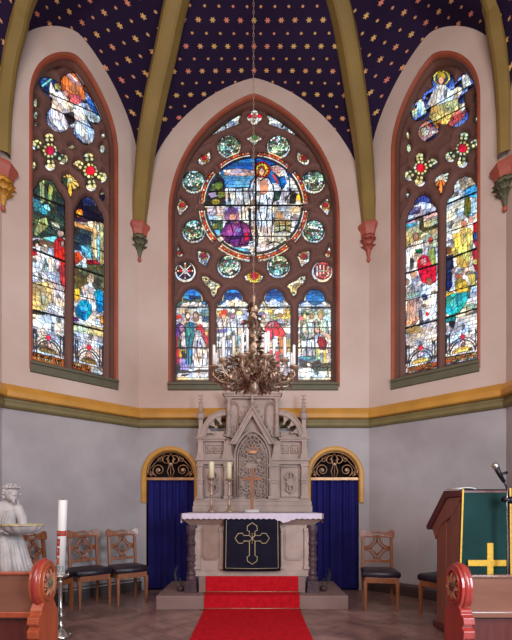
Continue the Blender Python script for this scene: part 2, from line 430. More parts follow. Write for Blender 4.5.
for nm, pth in (('baseboard_left', [(-200,136), C2, C1, (-112,411)]), ('baseboard_right', [(112,411), (115,411), (200,326), (200,136)])):
    sweep(nm, [(0,-76),(1.6,-76.5),(2,-78),(2,FL)], M['base'], pth)
# heating pipe along the side walls
for nm, pth in (('trim_pipe_left', [(-200,136), C2, C1]), ('trim_pipe_right', [(115,411), (200,326), (200,136)])):
    b = MB(); b.tube([(x, y, -73.5) for x, y in offset_path(pth, 2.6)], .8, 8); b.build(nm, M['stepstone'], kind='structure')
# corbels
def corbel(Cc, z, hx, m, label):
    h = Vector((hx[0], hx[1], 0)).normalized(); sd = Vector((-h.y, h.x, 0)); o = Vector((Cc[0], Cc[1], 0))
    root = empty('corbel', (Cc[0], Cc[1], z-30), label=label, cat='corbel')
    def ring(a, bk, fr, zz):   # pentagonal plan
        pts = [(-a, -2), (-a, bk), (0, fr), (a, bk), (a, -2)]
        return [tuple(o+sd*p[0]+h*p[1]+Vector((0,0,zz))) for p in pts]
    b = MB(); b.grid([ring(9,6,10,z+2), ring(9.5,6.5,10.5,z+1), ring(9.5,6.5,10.5,z-1.5), ring(7.5,5,8.5,z-5), ring(6.5,4.5,7.5,z-9), ring(6,4,7,z-10)], close=True)
    b.add(ring(9,6,10,z+2), [(0,1,2,3,4)]); b.build('capital', M['red'], root)
    b = MB(); rr = random.Random(3)
    b.lathe([(0,-31),(1.5,-29),(2.5,-24),(5,-17),(6.5,-11),(6,-9.5)], tuple(o+h*1.5+Vector((0,0,z))), 12)
    for lvl, (R, zz, ln, wd) in enumerate(((6,-17,8,3.2), (4.5,-22,7,2.6), (5.5,-12,6,3.2))):
        for k in range(7):
            a = -PI*.55+PI*1.1*(k+.5*(lvl % 2))/6
            d = h*math.cos(a)+sd*math.sin(a); base = o+h*1.5+d*R*.6+Vector((0,0,z+zz-1))
            b.leaf(base, d*.35+Vector((0,0,1)), d*1.0, ln, wd, 1.9)
    b.build('leaf_carving', m, root)
    b = MB(); b.ell(tuple(o+h*1.5+Vector((0,0,z-32.5))), (1.9,1.9,2.4)); b.build('pendant', M['red'], root)
corbel(C1, 277, (.6,-.8), M['foliage_grey'], 'left inner corbel with grey leaf carving beside the large window')
corbel((115,411), 277, (-.6,-.8), M['red'], 'right inner corbel with reddish leaf carving beside the large window')
corbel(C2, 267, (.9,-.4), M['foliage_gold'], 'golden leaf corbel at the far left edge')
corbel((200,326), 267, (-.9,-.4), M['foliage_grey'], 'dark leaf corbel at the far right edge')
# ------------------------------------------------------------ stained glass windows
DG, DT = 14., 10.5      # depth of the glass and of the tracery face behind the wall face
def zm(ox, oy, k, pts): return [(ox+pts[i]/k, oy+pts[i+1]/k) for i in range(0, len(pts), 2)]
def ellp(cx, cy, rx, ry=None, rot=0., n=20, a0=0., a1=360.):
    ry = ry or rx; r = math.radians(rot); out = []
    for i in range(n):
        t = math.radians(a0+(a1-a0)*i/n); x, y = rx*math.cos(t), ry*math.sin(t)
        out += [cx+x*math.cos(r)-y*math.sin(r), cy+x*math.sin(r)+y*math.cos(r)]
    return out
def sd_poly(poly, X, Z):
    P = np.asarray(poly, float); d2 = np.full(X.shape, 1e9); ins = np.zeros(X.shape, bool)
    for i in range(len(P)):
        a, b = P[i], P[(i+1) % len(P)]; e = b-a; wx, wz = X-a[0], Z-a[1]
        L = e.dot(e)
        if L < 1e-12: continue
        t = np.clip((wx*e[0]+wz*e[1])/L, 0, 1); d2 = np.minimum(d2, (wx-t*e[0])**2+(wz-t*e[1])**2)
        c = (a[1] > Z) != (b[1] > Z)
        with np.errstate(divide='ignore', invalid='ignore'):
            xi = a[0]+(Z-a[1])*e[0]/(e[1] if e[1] else 1e-9)
        ins ^= c & (X < xi)
    d = np.sqrt(d2); return np.where(ins, -d, d)
class Window:
    def __init__(s, key, res=.42):
        s.w = WIN[key]; s.P = s.w['P']; s.h = res; w = s.w
        apex = w['zs']+w['rise']
        s.x0, s.z0 = w['c']-w['hw'], w['zb']-1
        nx = int(2*w['hw']/res)+1; nz = int((apex-s.z0)/res)+1
        s.X, s.Z = np.meshgrid(s.x0+np.arange(nx)*res, s.z0+np.arange(nz)*res)   # rows: z
        s.dom = sd_poly([(w['c']+x, z) for x, z in arch(w['hw'], w['zs'], w['rise'], w['zb']-2, 2.)], s.X, s.Z)
        s.sd = np.full(s.X.shape, 60.)
        s.col = np.zeros(s.X.shape+(3,)); s.col[:] = (226,222,226)
        s.lab = np.zeros(s.X.shape, np.int64); s.nl = 0; s.lead = np.zeros(s.X.shape)
        s.vor = {}
        for k, (cw, ch) in dict(n=(4.6,5.0), s=(2.8,2.8), v=(2.9,9.), h=(8.5,3.2), b=(7.,7.), g=(5.,3.4)).items(): s.vor[k] = s.voro(cw, ch, k == 'g')
        s.tone = RNG.random(s.X.shape)
    def voro(s, cw, ch, brick):
        gx, gz = (s.X-s.x0)/cw, (s.Z-s.z0)/ch; ix, iz = np.floor(gx).astype(int), np.floor(gz).astype(int)
        if brick:
            o = (iz % 2)*.5; ix = np.floor(gx+o).astype(int); return ix*1000+iz
        JX = RNG.random((ix.max()+4, iz.max()+4)); JZ = RNG.random(JX.shape)
        best = np.full(gx.shape, 1e9); bid = np.zeros(gx.shape, int)
        for a in (-1,0,1):
            for c in (-1,0,1):
                jx, jz = ix+a, iz+c
                d = (jx+.15+.7*JX[jx+1, jz+1]-gx)**2+(jz+.15+.7*JZ[jx+1, jz+1]-gz)**2
                m = d < best; best = np.where(m, d, best); bid = np.where(m, (jx+1)*1000+jz+1, bid)
        return bid
    def smooth(s, cell):
        gx, gz = (s.X-s.x0)/cell, (s.Z-s.z0)/cell; ix, iz = np.floor(gx).astype(int), np.floor(gz).astype(int)
        R = RNG.random((iz.max()+3, ix.max()+3)); fx, fz = gx-ix, gz-iz; fx, fz = fx*fx*(3-2*fx), fz*fz*(3-2*fz)
        return (R[iz,ix]*(1-fx)+R[iz,ix+1]*fx)*(1-fz)+(R[iz+1,ix]*(1-fx)+R[iz+1,ix+1]*fx)*fz
    def tz(s, pts, d): return [s.P.unproj(x, y, -d) for x, y in pts]
    def hole(s, pts):
        q = s.tz(pts, DT+1.5); s.holez(q)
    def _box(s, q, m):
        xs = [p[0] for p in q]; zs = [p[1] for p in q]
        i0 = max(int((min(xs)-m-s.x0)/s.h), 0); i1 = min(int((max(xs)+m-s.x0)/s.h)+2, s.X.shape[1])
        j0 = max(int((min(zs)-m-s.z0)/s.h), 0); j1 = min(int((max(zs)+m-s.z0)/s.h)+2, s.X.shape[0])
        return slice(j0, j1), slice(i0, i1)
    def holez(s, q):
        sl = s._box(q, 9.)
        if s.X[sl].size: s.sd[sl] = np.minimum(s.sd[sl], sd_poly(q, s.X[sl], s.Z[sl]))
    def fill(s, col, mode, pts, jit=.28, z=None, minor=0):
        q = z if z is not None else s.tz(pts, DG); sl = s._box(q, 1.)
        if not s.X[sl].size: return
        m = sd_poly(q, s.X[sl], s.Z[sl]) < 0; s.nl += 1
        if mode == '-': cell = np.zeros(m.shape, int)
        else: cell = s.vor[mode][sl]
        h = (cell*7919+s.nl*104729) % 9973; r = h/9973.; r2 = ((h*31) % 977)/977.
        base = np.array(col, float); k = 1+jit*(r-.55)*1.5
        c = base[None,None,:]*k[...,None]
        if jit > 0: c = c+(np.stack([r2-.5, (r-.5)*.6, .5-r2], -1))*22
        s.col[sl][m] = np.clip(c, 0, 255)[m]; s.lab[sl][m] = (s.nl*10000000+cell)[m]
    def line(s, pts, w=.5, col=(14,12,18), z=None):
        q = z if z is not None else s.tz(pts, DG)
        for a, b in zip(q, q[1:]):
            d = math.dist(a, b)
            if d < 1e-6: continue
            nx, nz = -(b[1]-a[1])/d*w, (b[0]-a[0])/d*w
            s.fill(col, '-', None, 0, [(a[0]+nx,a[1]+nz),(b[0]+nx,b[1]+nz),(b[0]-nx,b[1]-nz),(a[0]-nx,a[1]-nz)])
    def finish(s, root, label_=None):
        sd = np.maximum(s.sd, s.dom+.0)
        # leads where neighbouring panes differ
        L = s.lab; e = np.zeros(L.shape)
        e[:, 1:] = np.maximum(e[:, 1:], L[:, 1:] != L[:, :-1]); e[1:] = np.maximum(e[1:], L[1:] != L[:-1])
        lead = e
        c = s.col*(1-.74*lead[...,None])
        tn, pn = s.smooth(3.2), s.smooth(2.6)
        wht = np.clip((s.col.min(-1)-120)/60, 0, 1)
        c = c*(.78+.42*tn[...,None])
        ln = np.clip(1-np.abs(pn-.5)/.035, 0, 1); c = c*(1-.62*ln[...,None])
        blot = np.clip((s.smooth(5.)-.70)/.06, 0, 1)*np.clip((tn-.35)*5, 0, 1); c = c*(1-.55*blot[...,None]*(.4+.6*wht[...,None]))
        tint = s.smooth(7.)[...,None]; c = c*(1+(tint-.5)*np.array([.34,.05,-.34]))
        c = np.clip(c, 0, 255)
        # glass painter's border along each opening
        bd = np.clip((-sd-.3)/.5, 0, 1)[...,None]; c = c*(.12+.88*bd)
        P = s.P; nz, nx = s.X.shape
        def to3(X, Z, N):
            return np.stack([(P.O[0]+P.T[0]*X+P.N[0]*N)*U, (P.O[1]+P.T[1]*X+P.N[1]*N)*U, (Z-FL)*U], -1)
        idx = np.arange(nz*nx).reshape(nz, nx)
        def mk(name, V, keep, m, col=None, smooth=False):
            q = np.stack([idx[:-1,:-1], idx[:-1,1:], idx[1:,1:], idx[1:,:-1]], -1)[keep]
            used = np.unique(q); rm = np.zeros(nz*nx, int); rm[used] = np.arange(len(used)); q = rm[q]
            vv = V.reshape(-1, 3)[used]; me = bpy.data.meshes.new(name)
            me.vertices.add(len(vv)); me.vertices.foreach_set('co', (vv-np.array(root.location)).ravel())
            me.loops.add(q.size); me.loops.foreach_set('vertex_index', q.ravel().astype(np.int32))
            me.polygons.add(len(q)); me.polygons.foreach_set('loop_start', np.arange(len(q))*4); me.polygons.foreach_set('loop_total', np.full(len(q), 4))
            if smooth: me.polygons.foreach_set('use_smooth', np.ones(len(q), bool))
            me.update(calc_edges=True)
            if col is not None:
                at_ = me.color_attributes.new('Col', 'FLOAT_COLOR', 'POINT')
                cc = np.ones((len(vv), 4)); cc[:, :3] = lin(col.reshape(-1, 3)[used]); at_.data.foreach_set('color', cc.ravel())
            me.materials.append(m); o = bpy.data.objects.new(name, me); C.objects.link(o); o.parent = root; return o
        in4 = lambda a: (a[:-1,:-1], a[:-1,1:], a[1:,1:], a[1:,:-1])
        k = np.minimum.reduce(in4(sd)) < .6
        mk('stained_glass', to3(s.X, s.Z, np.full(s.X.shape, -DG)), k, M['glass'], c)
        # tracery: snap vertices to the opening edge
        gz, gx = np.gradient(s.sd, s.h); g = np.hypot(gx, gz)+1e-6
        near = np.abs(s.sd) < s.h*.72
        X2 = np.where(near, s.X-s.sd*gx/g/g, s.X); Z2 = np.where(near, s.Z-s.sd*gz/g/g, s.Z); d = np.where(near, 0, s.sd)
        prof = np.interp(d, [0, .01, .9, 1.2, 2.4, 2.8, 4.6, 6.5, 60], [0, .8, 1.2, 2.3, 3.2, 3.2, 3.9, 3.1, 3.0])
        keep = (np.minimum.reduce(in4(d)) >= -1e-6) & (np.minimum.reduce(in4(s.dom)) < 1.5)
        mk('tracery', to3(X2, Z2, -DG+.1+prof), keep, M['tracery'], smooth=True)
        # splayed frame and reveal
        w = s.w
        def sweep_arch(name, prof, m, zb):
            b = MB(); rows = []
            for o, dd in prof: rows.append([P.p(w['c']+x, z, -dd) for x, z in arch(w['hw'], w['zs'], w['rise'], zb, o, 24)])
            b.grid(rows, smooth=False); return b.build(name, m, root)
        sweep_arch('frame', [(-.3,0),(0,-.5),(.9,-.9),(1.9,-.5),(2.6,.6),(3.0,2.5)], M['frame'], w['zb'])
        sweep_arch('reveal', [(3.0,2.4),(2.9,4),(4.2,7),(4.2,10),(2.2,12)], M['reveal'], w['zb'])
def bar(W_, a, b, n, wd=.55):
    """iron saddle bar as a dark line soldered on the glass"""
    W_.line([a, b], wd)
def light_outline(x0, x1, top, sh, bot):
    """trefoil-headed light in photo pixels for the wide window"""
    cx = (x0+x1)/2; hw = (x1-x0)/2
    return cx, hw
def make_window(key, name):
    w = WIN[key]; root = empty(name, w['P'].p(w['c'], w['zb']), kind='structure'); return Window(key), root
def sill(root, w, zt, zb, x0, x1, m=M['sill']):
    b = MB(); P = w['P']
    prof = [(-13, zt+2.0), (0, zt), (3., zt-1), (3., zt-3.2), (1.8, zt-3.8), (1.8, zb+.6), (0, zb)]
    b.grid([[P.p(x0, z, n), P.p(x1, z, n)] for n, z in prof])
    for x in (x0, x1): b.add([P.p(x, z, n) for n, z in prof]+[P.p(x, zb, -13)], [tuple(range(len(prof)+1))])
    b.build('sill', m, root)
# palette
WH=(234,230,236); FLS=(214,164,142); RED=(206,30,44); CRI=(176,22,62); BLU=(30,104,190); SKY=(110,180,216); TEA=(10,136,172); PUR=(112,48,128)
LIL=(168,150,196); GRN=(64,92,62); OLI=(128,126,60); YEL=(232,190,60); ORA=(220,120,44); DRK=(46,42,48); GRY=(164,162,166); BEI=(212,190,148); BRN=(110,74,52); PNK=(226,178,184); NVY=(34,40,96); MIN=(120,176,150)
def art(Wn, o, k, items):
    for it in items:
        kind, col, mode = it[0], it[1], it[2]; a = it[3:]
        if kind == 'P': Wn.fill(col, mode, zm(o[0], o[1], k, a[0]))
        elif kind == 'E': Wn.fill(col, mode, zm(o[0], o[1], k, ellp(*a)))
        elif kind == 'F': Wn.fill(col, mode, zm(o[0], o[1], k, a[0]), jit=0)
        elif kind == 'L': Wn.line(zm(o[0], o[1], k, a[0]), mode, col)
def person(Wn, o, k, x, y, s, robe, robe2=None, hair=BRN, lean=0., mode='v', head=FLS):
    """a small standing figure of glass: robe from y+..; s = figure height"""
    h = s*.13
    I = [('P', robe, mode, [x-.10*s+lean, y+.16*s, x+.10*s+lean, y+.16*s, x+.17*s+lean, y+.30*s, x+.15*s, y+.6*s, x+.2*s, y+s, x-.2*s, y+s, x-.15*s, y+.6*s, x-.17*s+lean, y+.30*s])]
    if robe2: I.append(('P', robe2, mode, [x-.12*s+lean, y+.2*s, x+.03*s+lean, y+.2*s, x+.12*s, y+.5*s, x-.02*s, y+s, x-.17*s, y+s, x-.1*s, y+.5*s]))
    I += [('E', hair, '-', x+lean, y+.06*s, .075*s, .085*s), ('E', head, '-', x+lean+.01*s, y+.085*s, .05*s, .065*s)]
    art(Wn, o, k, I)
def squiggle(Wn, o, k, x0, x1, y0, y1, slope, n, col=(232,196,140), seed=1):
    r = random.Random(seed); cw = (x1-x0)/n; hgt = y1-y0
    for i in range(n):
        if r.random() < .12: continue
        x = x0+i*cw; y = y0+slope*i*cw; t = r.randrange(4)
        segs = [[x+.2*cw, y, x+.2*cw, y+hgt], [x+.75*cw, y, x+.75*cw, y+hgt]] if t == 0 else [[x+.2*cw, y, x+.2*cw, y+hgt], [x+.2*cw, y+.1*hgt, x+.75*cw, y+.1*hgt], [x+.2*cw, y+.5*hgt, x+.6*cw, y+.5*hgt]] if t == 1 else [[x+.1*cw, y, x+.45*cw, y+hgt], [x+.45*cw, y+hgt, x+.8*cw, y]] if t == 2 else [[x+.45*cw, y, x+.45*cw, y+hgt], [x+.1*cw, y+.05*hgt, x+.8*cw, y+.05*hgt]]
        for g in segs: Wn.line(zm(o[0], o[1], k, g), .32, col)
# ---------------- the wide window behind the altar
Wn, root1 = make_window('B', 'window_1')
cx0 = 253.7
# openings
lights = [(175.3,208.8), (215.8,249.2), (257.6,291.), (298.,331.6)]
for a, b_ in lights:
    c_ = (a+b_)/2; hw = (b_-a)/2
    Wn.hole([(a,308),(a,380.5),(b_,380.5),(b_,308)])
    Wn.hole(zm(0,0,1, ellp(c_, 299.5, 10.8, 11.6, n=26)))
    Wn.hole(zm(0,0,1, ellp(a+7.6, 307, 7.6, 7.4, n=22))); Wn.hole(zm(0,0,1, ellp(b_-7.6, 307, 7.6, 7.4, n=22)))
    Wn.hole([(a+6,300),(b_-6,300),(b_-6,312),(a+6,312)])
RC = (253.7, 205.6)
Wn.hole(zm(0,0,1, ellp(RC[0], RC[1], 49.5, n=64)))
foils = []
for k in range(8):
    a = math.radians(22.5+45*k); fx, fy = RC[0]+65*math.cos(a), RC[1]+65*math.sin(a); foils.append((fx, fy, a))
    Wn.hole(zm(0,0,1, ellp(fx, fy, 12., n=26)))
    band = [(RC[0]+r*math.cos(a+t), RC[1]+r*math.sin(a+t)) for r, ts in ((55.5, np.linspace(-.33,.33,12)), (47, np.linspace(.33,-.33,12))) for t in ts]
    Wn.hole(band)
small = []
def H(*p): Wn.hole(zm(0,0,1, p))
for s_ in (-1, 1):
    X_ = lambda x: x if s_ < 0 else 2*cx0-x
    def Hs(*p): Wn.hole([(X_(p[i]), p[i+1]) for i in range(0, len(p), 2)])
    Hs(201,141, 207,135, 215,128, 224,121.5, 234,115.5, 239.5,112.5, 241,115, 238.5,118.5, 239.5,122.5, 235,124.5, 229,126.5, 222,129.5, 213,133.5, 206,138)
    Hs(197.5,159, 201,153.5, 205,152.5, 209.5,149.5, 210.5,155, 209.5,160, 205,162.5, 202,164.5, 198.5,162.5)
    Hs(179.5,196.5, 182,199, 185.5,201, 188,205.5, 185,209, 182.5,211.5, 179.5,214.5, 177.3,210, 176.3,204.5, 178,200.5)
    Hs(177.5,244, 180.5,250, 182.8,253.5, 180.5,256.8, 177,255.5, 176,250)
    Hs(197,249.5, 203,250, 208,251.5, 210.5,255.5, 208,260, 206,266.5, 202.5,264, 198,260.5, 197.5,256)
    Hs(201.5,274.5, 207,275.5, 212,279.5, 218.5,282.5, 221,285.5, 217.5,288, 216.5,292.5, 213.5,297, 210.5,292.5, 209,287, 204,283.5, 201.5,279)
    Wn.hole([(X_(x), y) for x, y in zm(0,0,1, ellp(185., 271., 10.8, n=26))])
Wn.hole(zm(0,0,1, ellp(254.5,112,3.8)+[])); 
for dx, dy in ((0,-4),(0,4),(-4,0),(4,0)): Wn.hole(zm(0,0,1, ellp(254.5+dx, 116+dy, 4.1)))
H(245.8,137, 250,134.5, 254.5,131.5, 259,134.5, 263.3,137, 259,140, 254.5,144, 250,140)
H(244,275, 249,272, 254,269.5, 259,272, 263.5,275, 262.5,279, 259,282, 249,282, 245.5,279)
# art: base of the disc
Z4 = ((190,145), 3.938)
Wn.fill(WH, 'n', zm(0,0,1, ellp(RC[0], RC[1], 60, n=40)), jit=.5)
art(Wn, *Z4, [
 ('P', BLU, 'h', [120,50,400,50,410,110,380,150,120,150]), ('P', (70,140,196), 'h', [120,118,250,118,250,168,110,168]), ('P', SKY, 'h', [150,140,240,140,235,166,140,166]),
 ('P', (216,186,186), 'h', [130,98,190,92,250,100,255,120,190,124,135,120]),
 ('P', (200,200,204), 'n', [120,168,240,170,236,236,120,236]),
 ('P', DRK, 's', [60,120,105,100,135,140,140,236,52,236]), ('E', OLI, 's', 85,168,16,17), ('E', (100,120,50), 's', 112,160,17,16), ('E', (120,130,56), 's', 122,196,16,14), ('E', OLI, 's', 100,224,18,12), ('P', (210,180,196), '-', [68,190,100,186,108,204,84,210]),
 ('P', (198,204,214), 'v', [160,172,205,172,215,236,150,236]),
 ('P', WH, 'v', [315,85,345,78,372,92,388,130,392,190,372,222,350,215,362,180,352,130,335,110]),
 ('P', PNK, 's', [318,92,345,80,366,98,350,112,330,110]), ('P', BLU, 's', [345,128,372,120,380,150,364,176,348,160]), ('P', (190,60,60), '-', [322,118,330,116,350,150,346,156]),
 ('P', (40,70,60), 's', [330,180,356,186,350,215,330,225]), ('E', (238,206,50), '-', 431,207,13,14),
 ('P', DRK, 's', [395,170,420,185,415,232,392,232]), ('P', (220,214,206), 'g', [385,120,440,160,440,200,400,180]),
 # risen figure
 ('E', RED, 's', 283,97,33,33), ('E', YEL, 's', 283,98,25,26), ('E', (150,84,60), '-', 281,101,16,20), ('E', (226,176,160), '-', 282,106,10,14),
 ('P', WH, 'v', [262,128,308,128,326,160,330,200,318,245,268,245,256,215,248,180,250,150]),
 ('P', (216,150,134), '-', [276,140,302,138,308,180,292,196,276,188]), ('P', (236,232,240), 'v', [240,140,258,130,254,200,238,230]),
 ('P', WH, 'v', [262,240,320,240,322,300,318,380,300,400,290,360,270,330,256,290]), ('P', (214,206,214), 'v', [240,240,262,240,268,330,262,375,240,390]),
 ('P', DRK, 's', [228,250,240,250,238,330,250,380,236,390]),
 # right-hand ground with buildings
 ('P', (206,190,170), 'h', [330,244,440,246,436,300,330,300]), ('P', (208,160,120), '-', [334,262,366,264,366,292,334,290]), ('P', WH, 's', [372,262,400,268,396,296,372,290]),
 ('P', (170,160,120), 's', [330,300,400,300,392,350,330,345]), ('P', (196,196,184), 'n', [330,340,400,345,370,390,330,405]),
 ('P', WH, 'n', [236,380,300,370,330,400,300,432,236,430]), ('P', (230,230,236), 'n', [190,400,260,392,250,432,190,424]),
 # left ground
 ('P', (222,190,190), 'h', [58,246,134,246,130,280,58,282]), ('P', (186,206,214), 'h', [60,278,130,278,126,302,66,306]), ('P', GRN, 's', [84,300,130,302,126,350,96,352]), ('E', OLI, 's', 100,320,14,13), ('P', SKY, '-', [90,334,116,336,122,356,98,352]),
 # kneeling purple figure
 ('P', PUR, 'n', [138,312,150,300,200,296,232,318,240,360,226,398,180,404,140,384,120,352]), ('P', (166,80,170), 'v', [150,310,190,318,196,352,160,364,142,346]), ('P', (206,170,210), '-', [176,330,206,326,196,346,174,344]), ('P', CRI, '-', [214,350,228,345,232,372,216,380]),
 ('P', (140,96,160), 's', [138,258,160,244,186,250,194,286,190,312,146,306,134,284]), ('E', (200,150,140), '-', 168,284,14,15),
 ('P', SKY, 'h', [170,402,236,410,236,430,190,424]),
])
for g in ([262,130,250,152,246,190,256,240,258,300,268,360,264,400],[308,130,326,160,332,205,322,245,324,310,318,382],[276,200,270,250,282,300,278,340],[300,196,306,240,298,290,306,350],[262,128,276,142,290,132,308,128],
          [318,82,345,76,374,92,390,130,393,190,373,223],[328,110,350,130,360,170,350,214],[240,236,230,180,240,140,262,130],[150,172,158,236],[180,170,176,236],[205,172,212,236],[140,312,160,300,196,298,234,320,242,360],[160,310,170,350,150,390],[196,300,206,350,190,400],[126,355,160,372,200,366],
          [200,236,204,300],[214,240,220,300],[330,345,372,336,400,345],[336,320,396,318],[350,300,352,345],[376,300,374,340],[190,395,250,385],[300,395,330,380,372,392]): Wn.line(zm(190,145,3.938, g), .42)
for q in range(14): t = q*2*PI/14; Wn.line(zm(190,145,3.938, [283+22*math.cos(t),98+23*math.sin(t),283+33*math.cos(t),98+33*math.sin(t)]), .3)
for pr in ([50,239,447,239], [258,40,258,440]): Wn.line(zm(190,145,3.938, pr), .85)
for pr in ([75,183,432,183], [65,298,442,298], [110,360,392,360]): Wn.line(zm(190,145,3.938, pr), .3)
# red and gold bands with the eight foils
for i, (fx, fy, a) in enumerate(foils):
    Wn.fill((216,220,214), 's', zm(0,0,1, ellp(fx, fy, 13, n=24)), jit=.1); Wn.fill(DRK, '-', zm(0,0,1, ellp(fx, fy, 10.6, n=24)), jit=0); Wn.fill((150,190,166), 's', zm(0,0,1, ellp(fx, fy, 9.9, n=24)), jit=.9)
    r_ = random.Random(i)
    for q in range(40):
        t, rr = r_.random()*6.28, 9.0*math.sqrt(r_.random()); cc = r_.choice([(236,238,232),(236,238,232),(70,130,90),(96,150,150),(226,232,220),(150,60,60),(60,90,80)])
        Wn.fill(cc, '-', zm(0,0,1, ellp(fx+rr*math.cos(t), fy+rr*math.sin(t), 1.25, n=6)), jit=.2)
    for r0, r1, col, md in ((47,49.3,DRK,'-'),(49.3,50.6,(226,214,190),'-'),(50.6,54.2,(188,60,44),'s'),(54.2,55.6,(226,218,196),'-')):
        Wn.fill(col, md, [(RC[0]+r*math.cos(a+t), RC[1]+r*math.sin(a+t)) for r, ts in ((r1, np.linspace(-.34,.34,12)), (r0, np.linspace(.34,-.34,12))) for t in ts], jit=.2)
    for q in range(7):
        t = a-.28+.56*q/6; Wn.fill((214,160,60) if q % 2 else (220,206,180), '-', zm(0,0,1, ellp(RC[0]+52.4*math.cos(t), RC[1]+52.4*math.sin(t), 1.1, n=6)), jit=.2)
# small tracery lights
def jewel(cx, cy, r, c1=RED, c2=(200,190,110)):
    Wn.fill((226,226,216), 's', zm(0,0,1, ellp(cx, cy, r*1.7, n=14)), jit=.35); Wn.fill(c2, 's', zm(0,0,1, ellp(cx, cy, r*.9, n=12)), jit=.3); Wn.fill(c1, '-', zm(0,0,1, ellp(cx, cy, r*.5, n=10)), jit=.1)
for s_ in (-1, 1):
    X_ = lambda x: x if s_ < 0 else 2*cx0-x
    Wn.fill((206,216,222), 's', [(X_(x), y) for x, y in ((198,143),(240,108),(245,124),(205,143))], jit=.45)
    Wn.line([(X_(222),121),(X_(226),128)], .5); Wn.line([(X_(212),128),(X_(215),134)], .4)
    for jx, jy, jr in ((204,158,5), (182,205,5), (179,253,3), (203.5,256,5)): jewel(X_(jx), jy, jr, (160,30,60), (170,120,60))
    Wn.fill((220,216,190), 's', [(X_(x), y) for x, y in ((199,272),(223,280),(222,290),(213,300),(205,290))], jit=.5)
    for jx, jy in ((206,279),(213.5,293)): Wn.fill((236,230,200), '-', zm(0,0,1, ellp(X_(jx), jy, 2.8, n=12)), jit=0); Wn.fill((90,90,50), '-', zm(0,0,1, ellp(X_(jx), jy, 1.4, n=8)), jit=0)
Wn.fill((232,226,214), 's', zm(0,0,1, ellp(254.5,116,9)), jit=.3)
for dx in (-5,5): Wn.fill(RED, '-', zm(0,0,1, ellp(254.5+dx,116,2.2)), jit=.1)
Wn.fill((200,90,90), '-', zm(0,0,1, ellp(254.5,116,2.4)), jit=.1)
jewel(254.5,137.5,6,(60,110,70),(226,218,170)); jewel(254,276,8,RED,YEL)
# the two roundels with monograms
def roundel(x, y, ground):
    Wn.fill((232,226,216), '-', zm(0,0,1, ellp(x, y, 11.5, n=26)), jit=0); Wn.fill(ground, 's', zm(0,0,1, ellp(x, y, 8.9, n=24)), jit=.3)
roundel(185,271,(58,36,52))
for q in range(4):
    t = q*PI/4; d = (8*math.cos(t), 8*math.sin(t)); Wn.line([(185-d[0],271-d[1]),(185+d[0],271+d[1])], .75, (232,226,226))
for dx, dy, cc in ((-4.6,0,RED),(4.6,0,RED),(0,-4.6,(150,110,60)),(0,4.6,(120,60,60))): Wn.fill(cc, '-', zm(0,0,1, ellp(185+dx,271+dy,1.6,n=8)), jit=0)
roundel(322.4,271,(176,70,84))
for g in ([317,266,317,276.5],[320,265,320,277],[323.6,265,323.6,277],[320,271,323.6,271],[326.6,267.5,329,266.5,326.5,271,329,275,326,276]):
    Wn.line(zm(0,0,1,g), .75, (236,228,228))
Wn.line(zm(0,0,1,[316,271,329,271]), .35, (236,228,228))
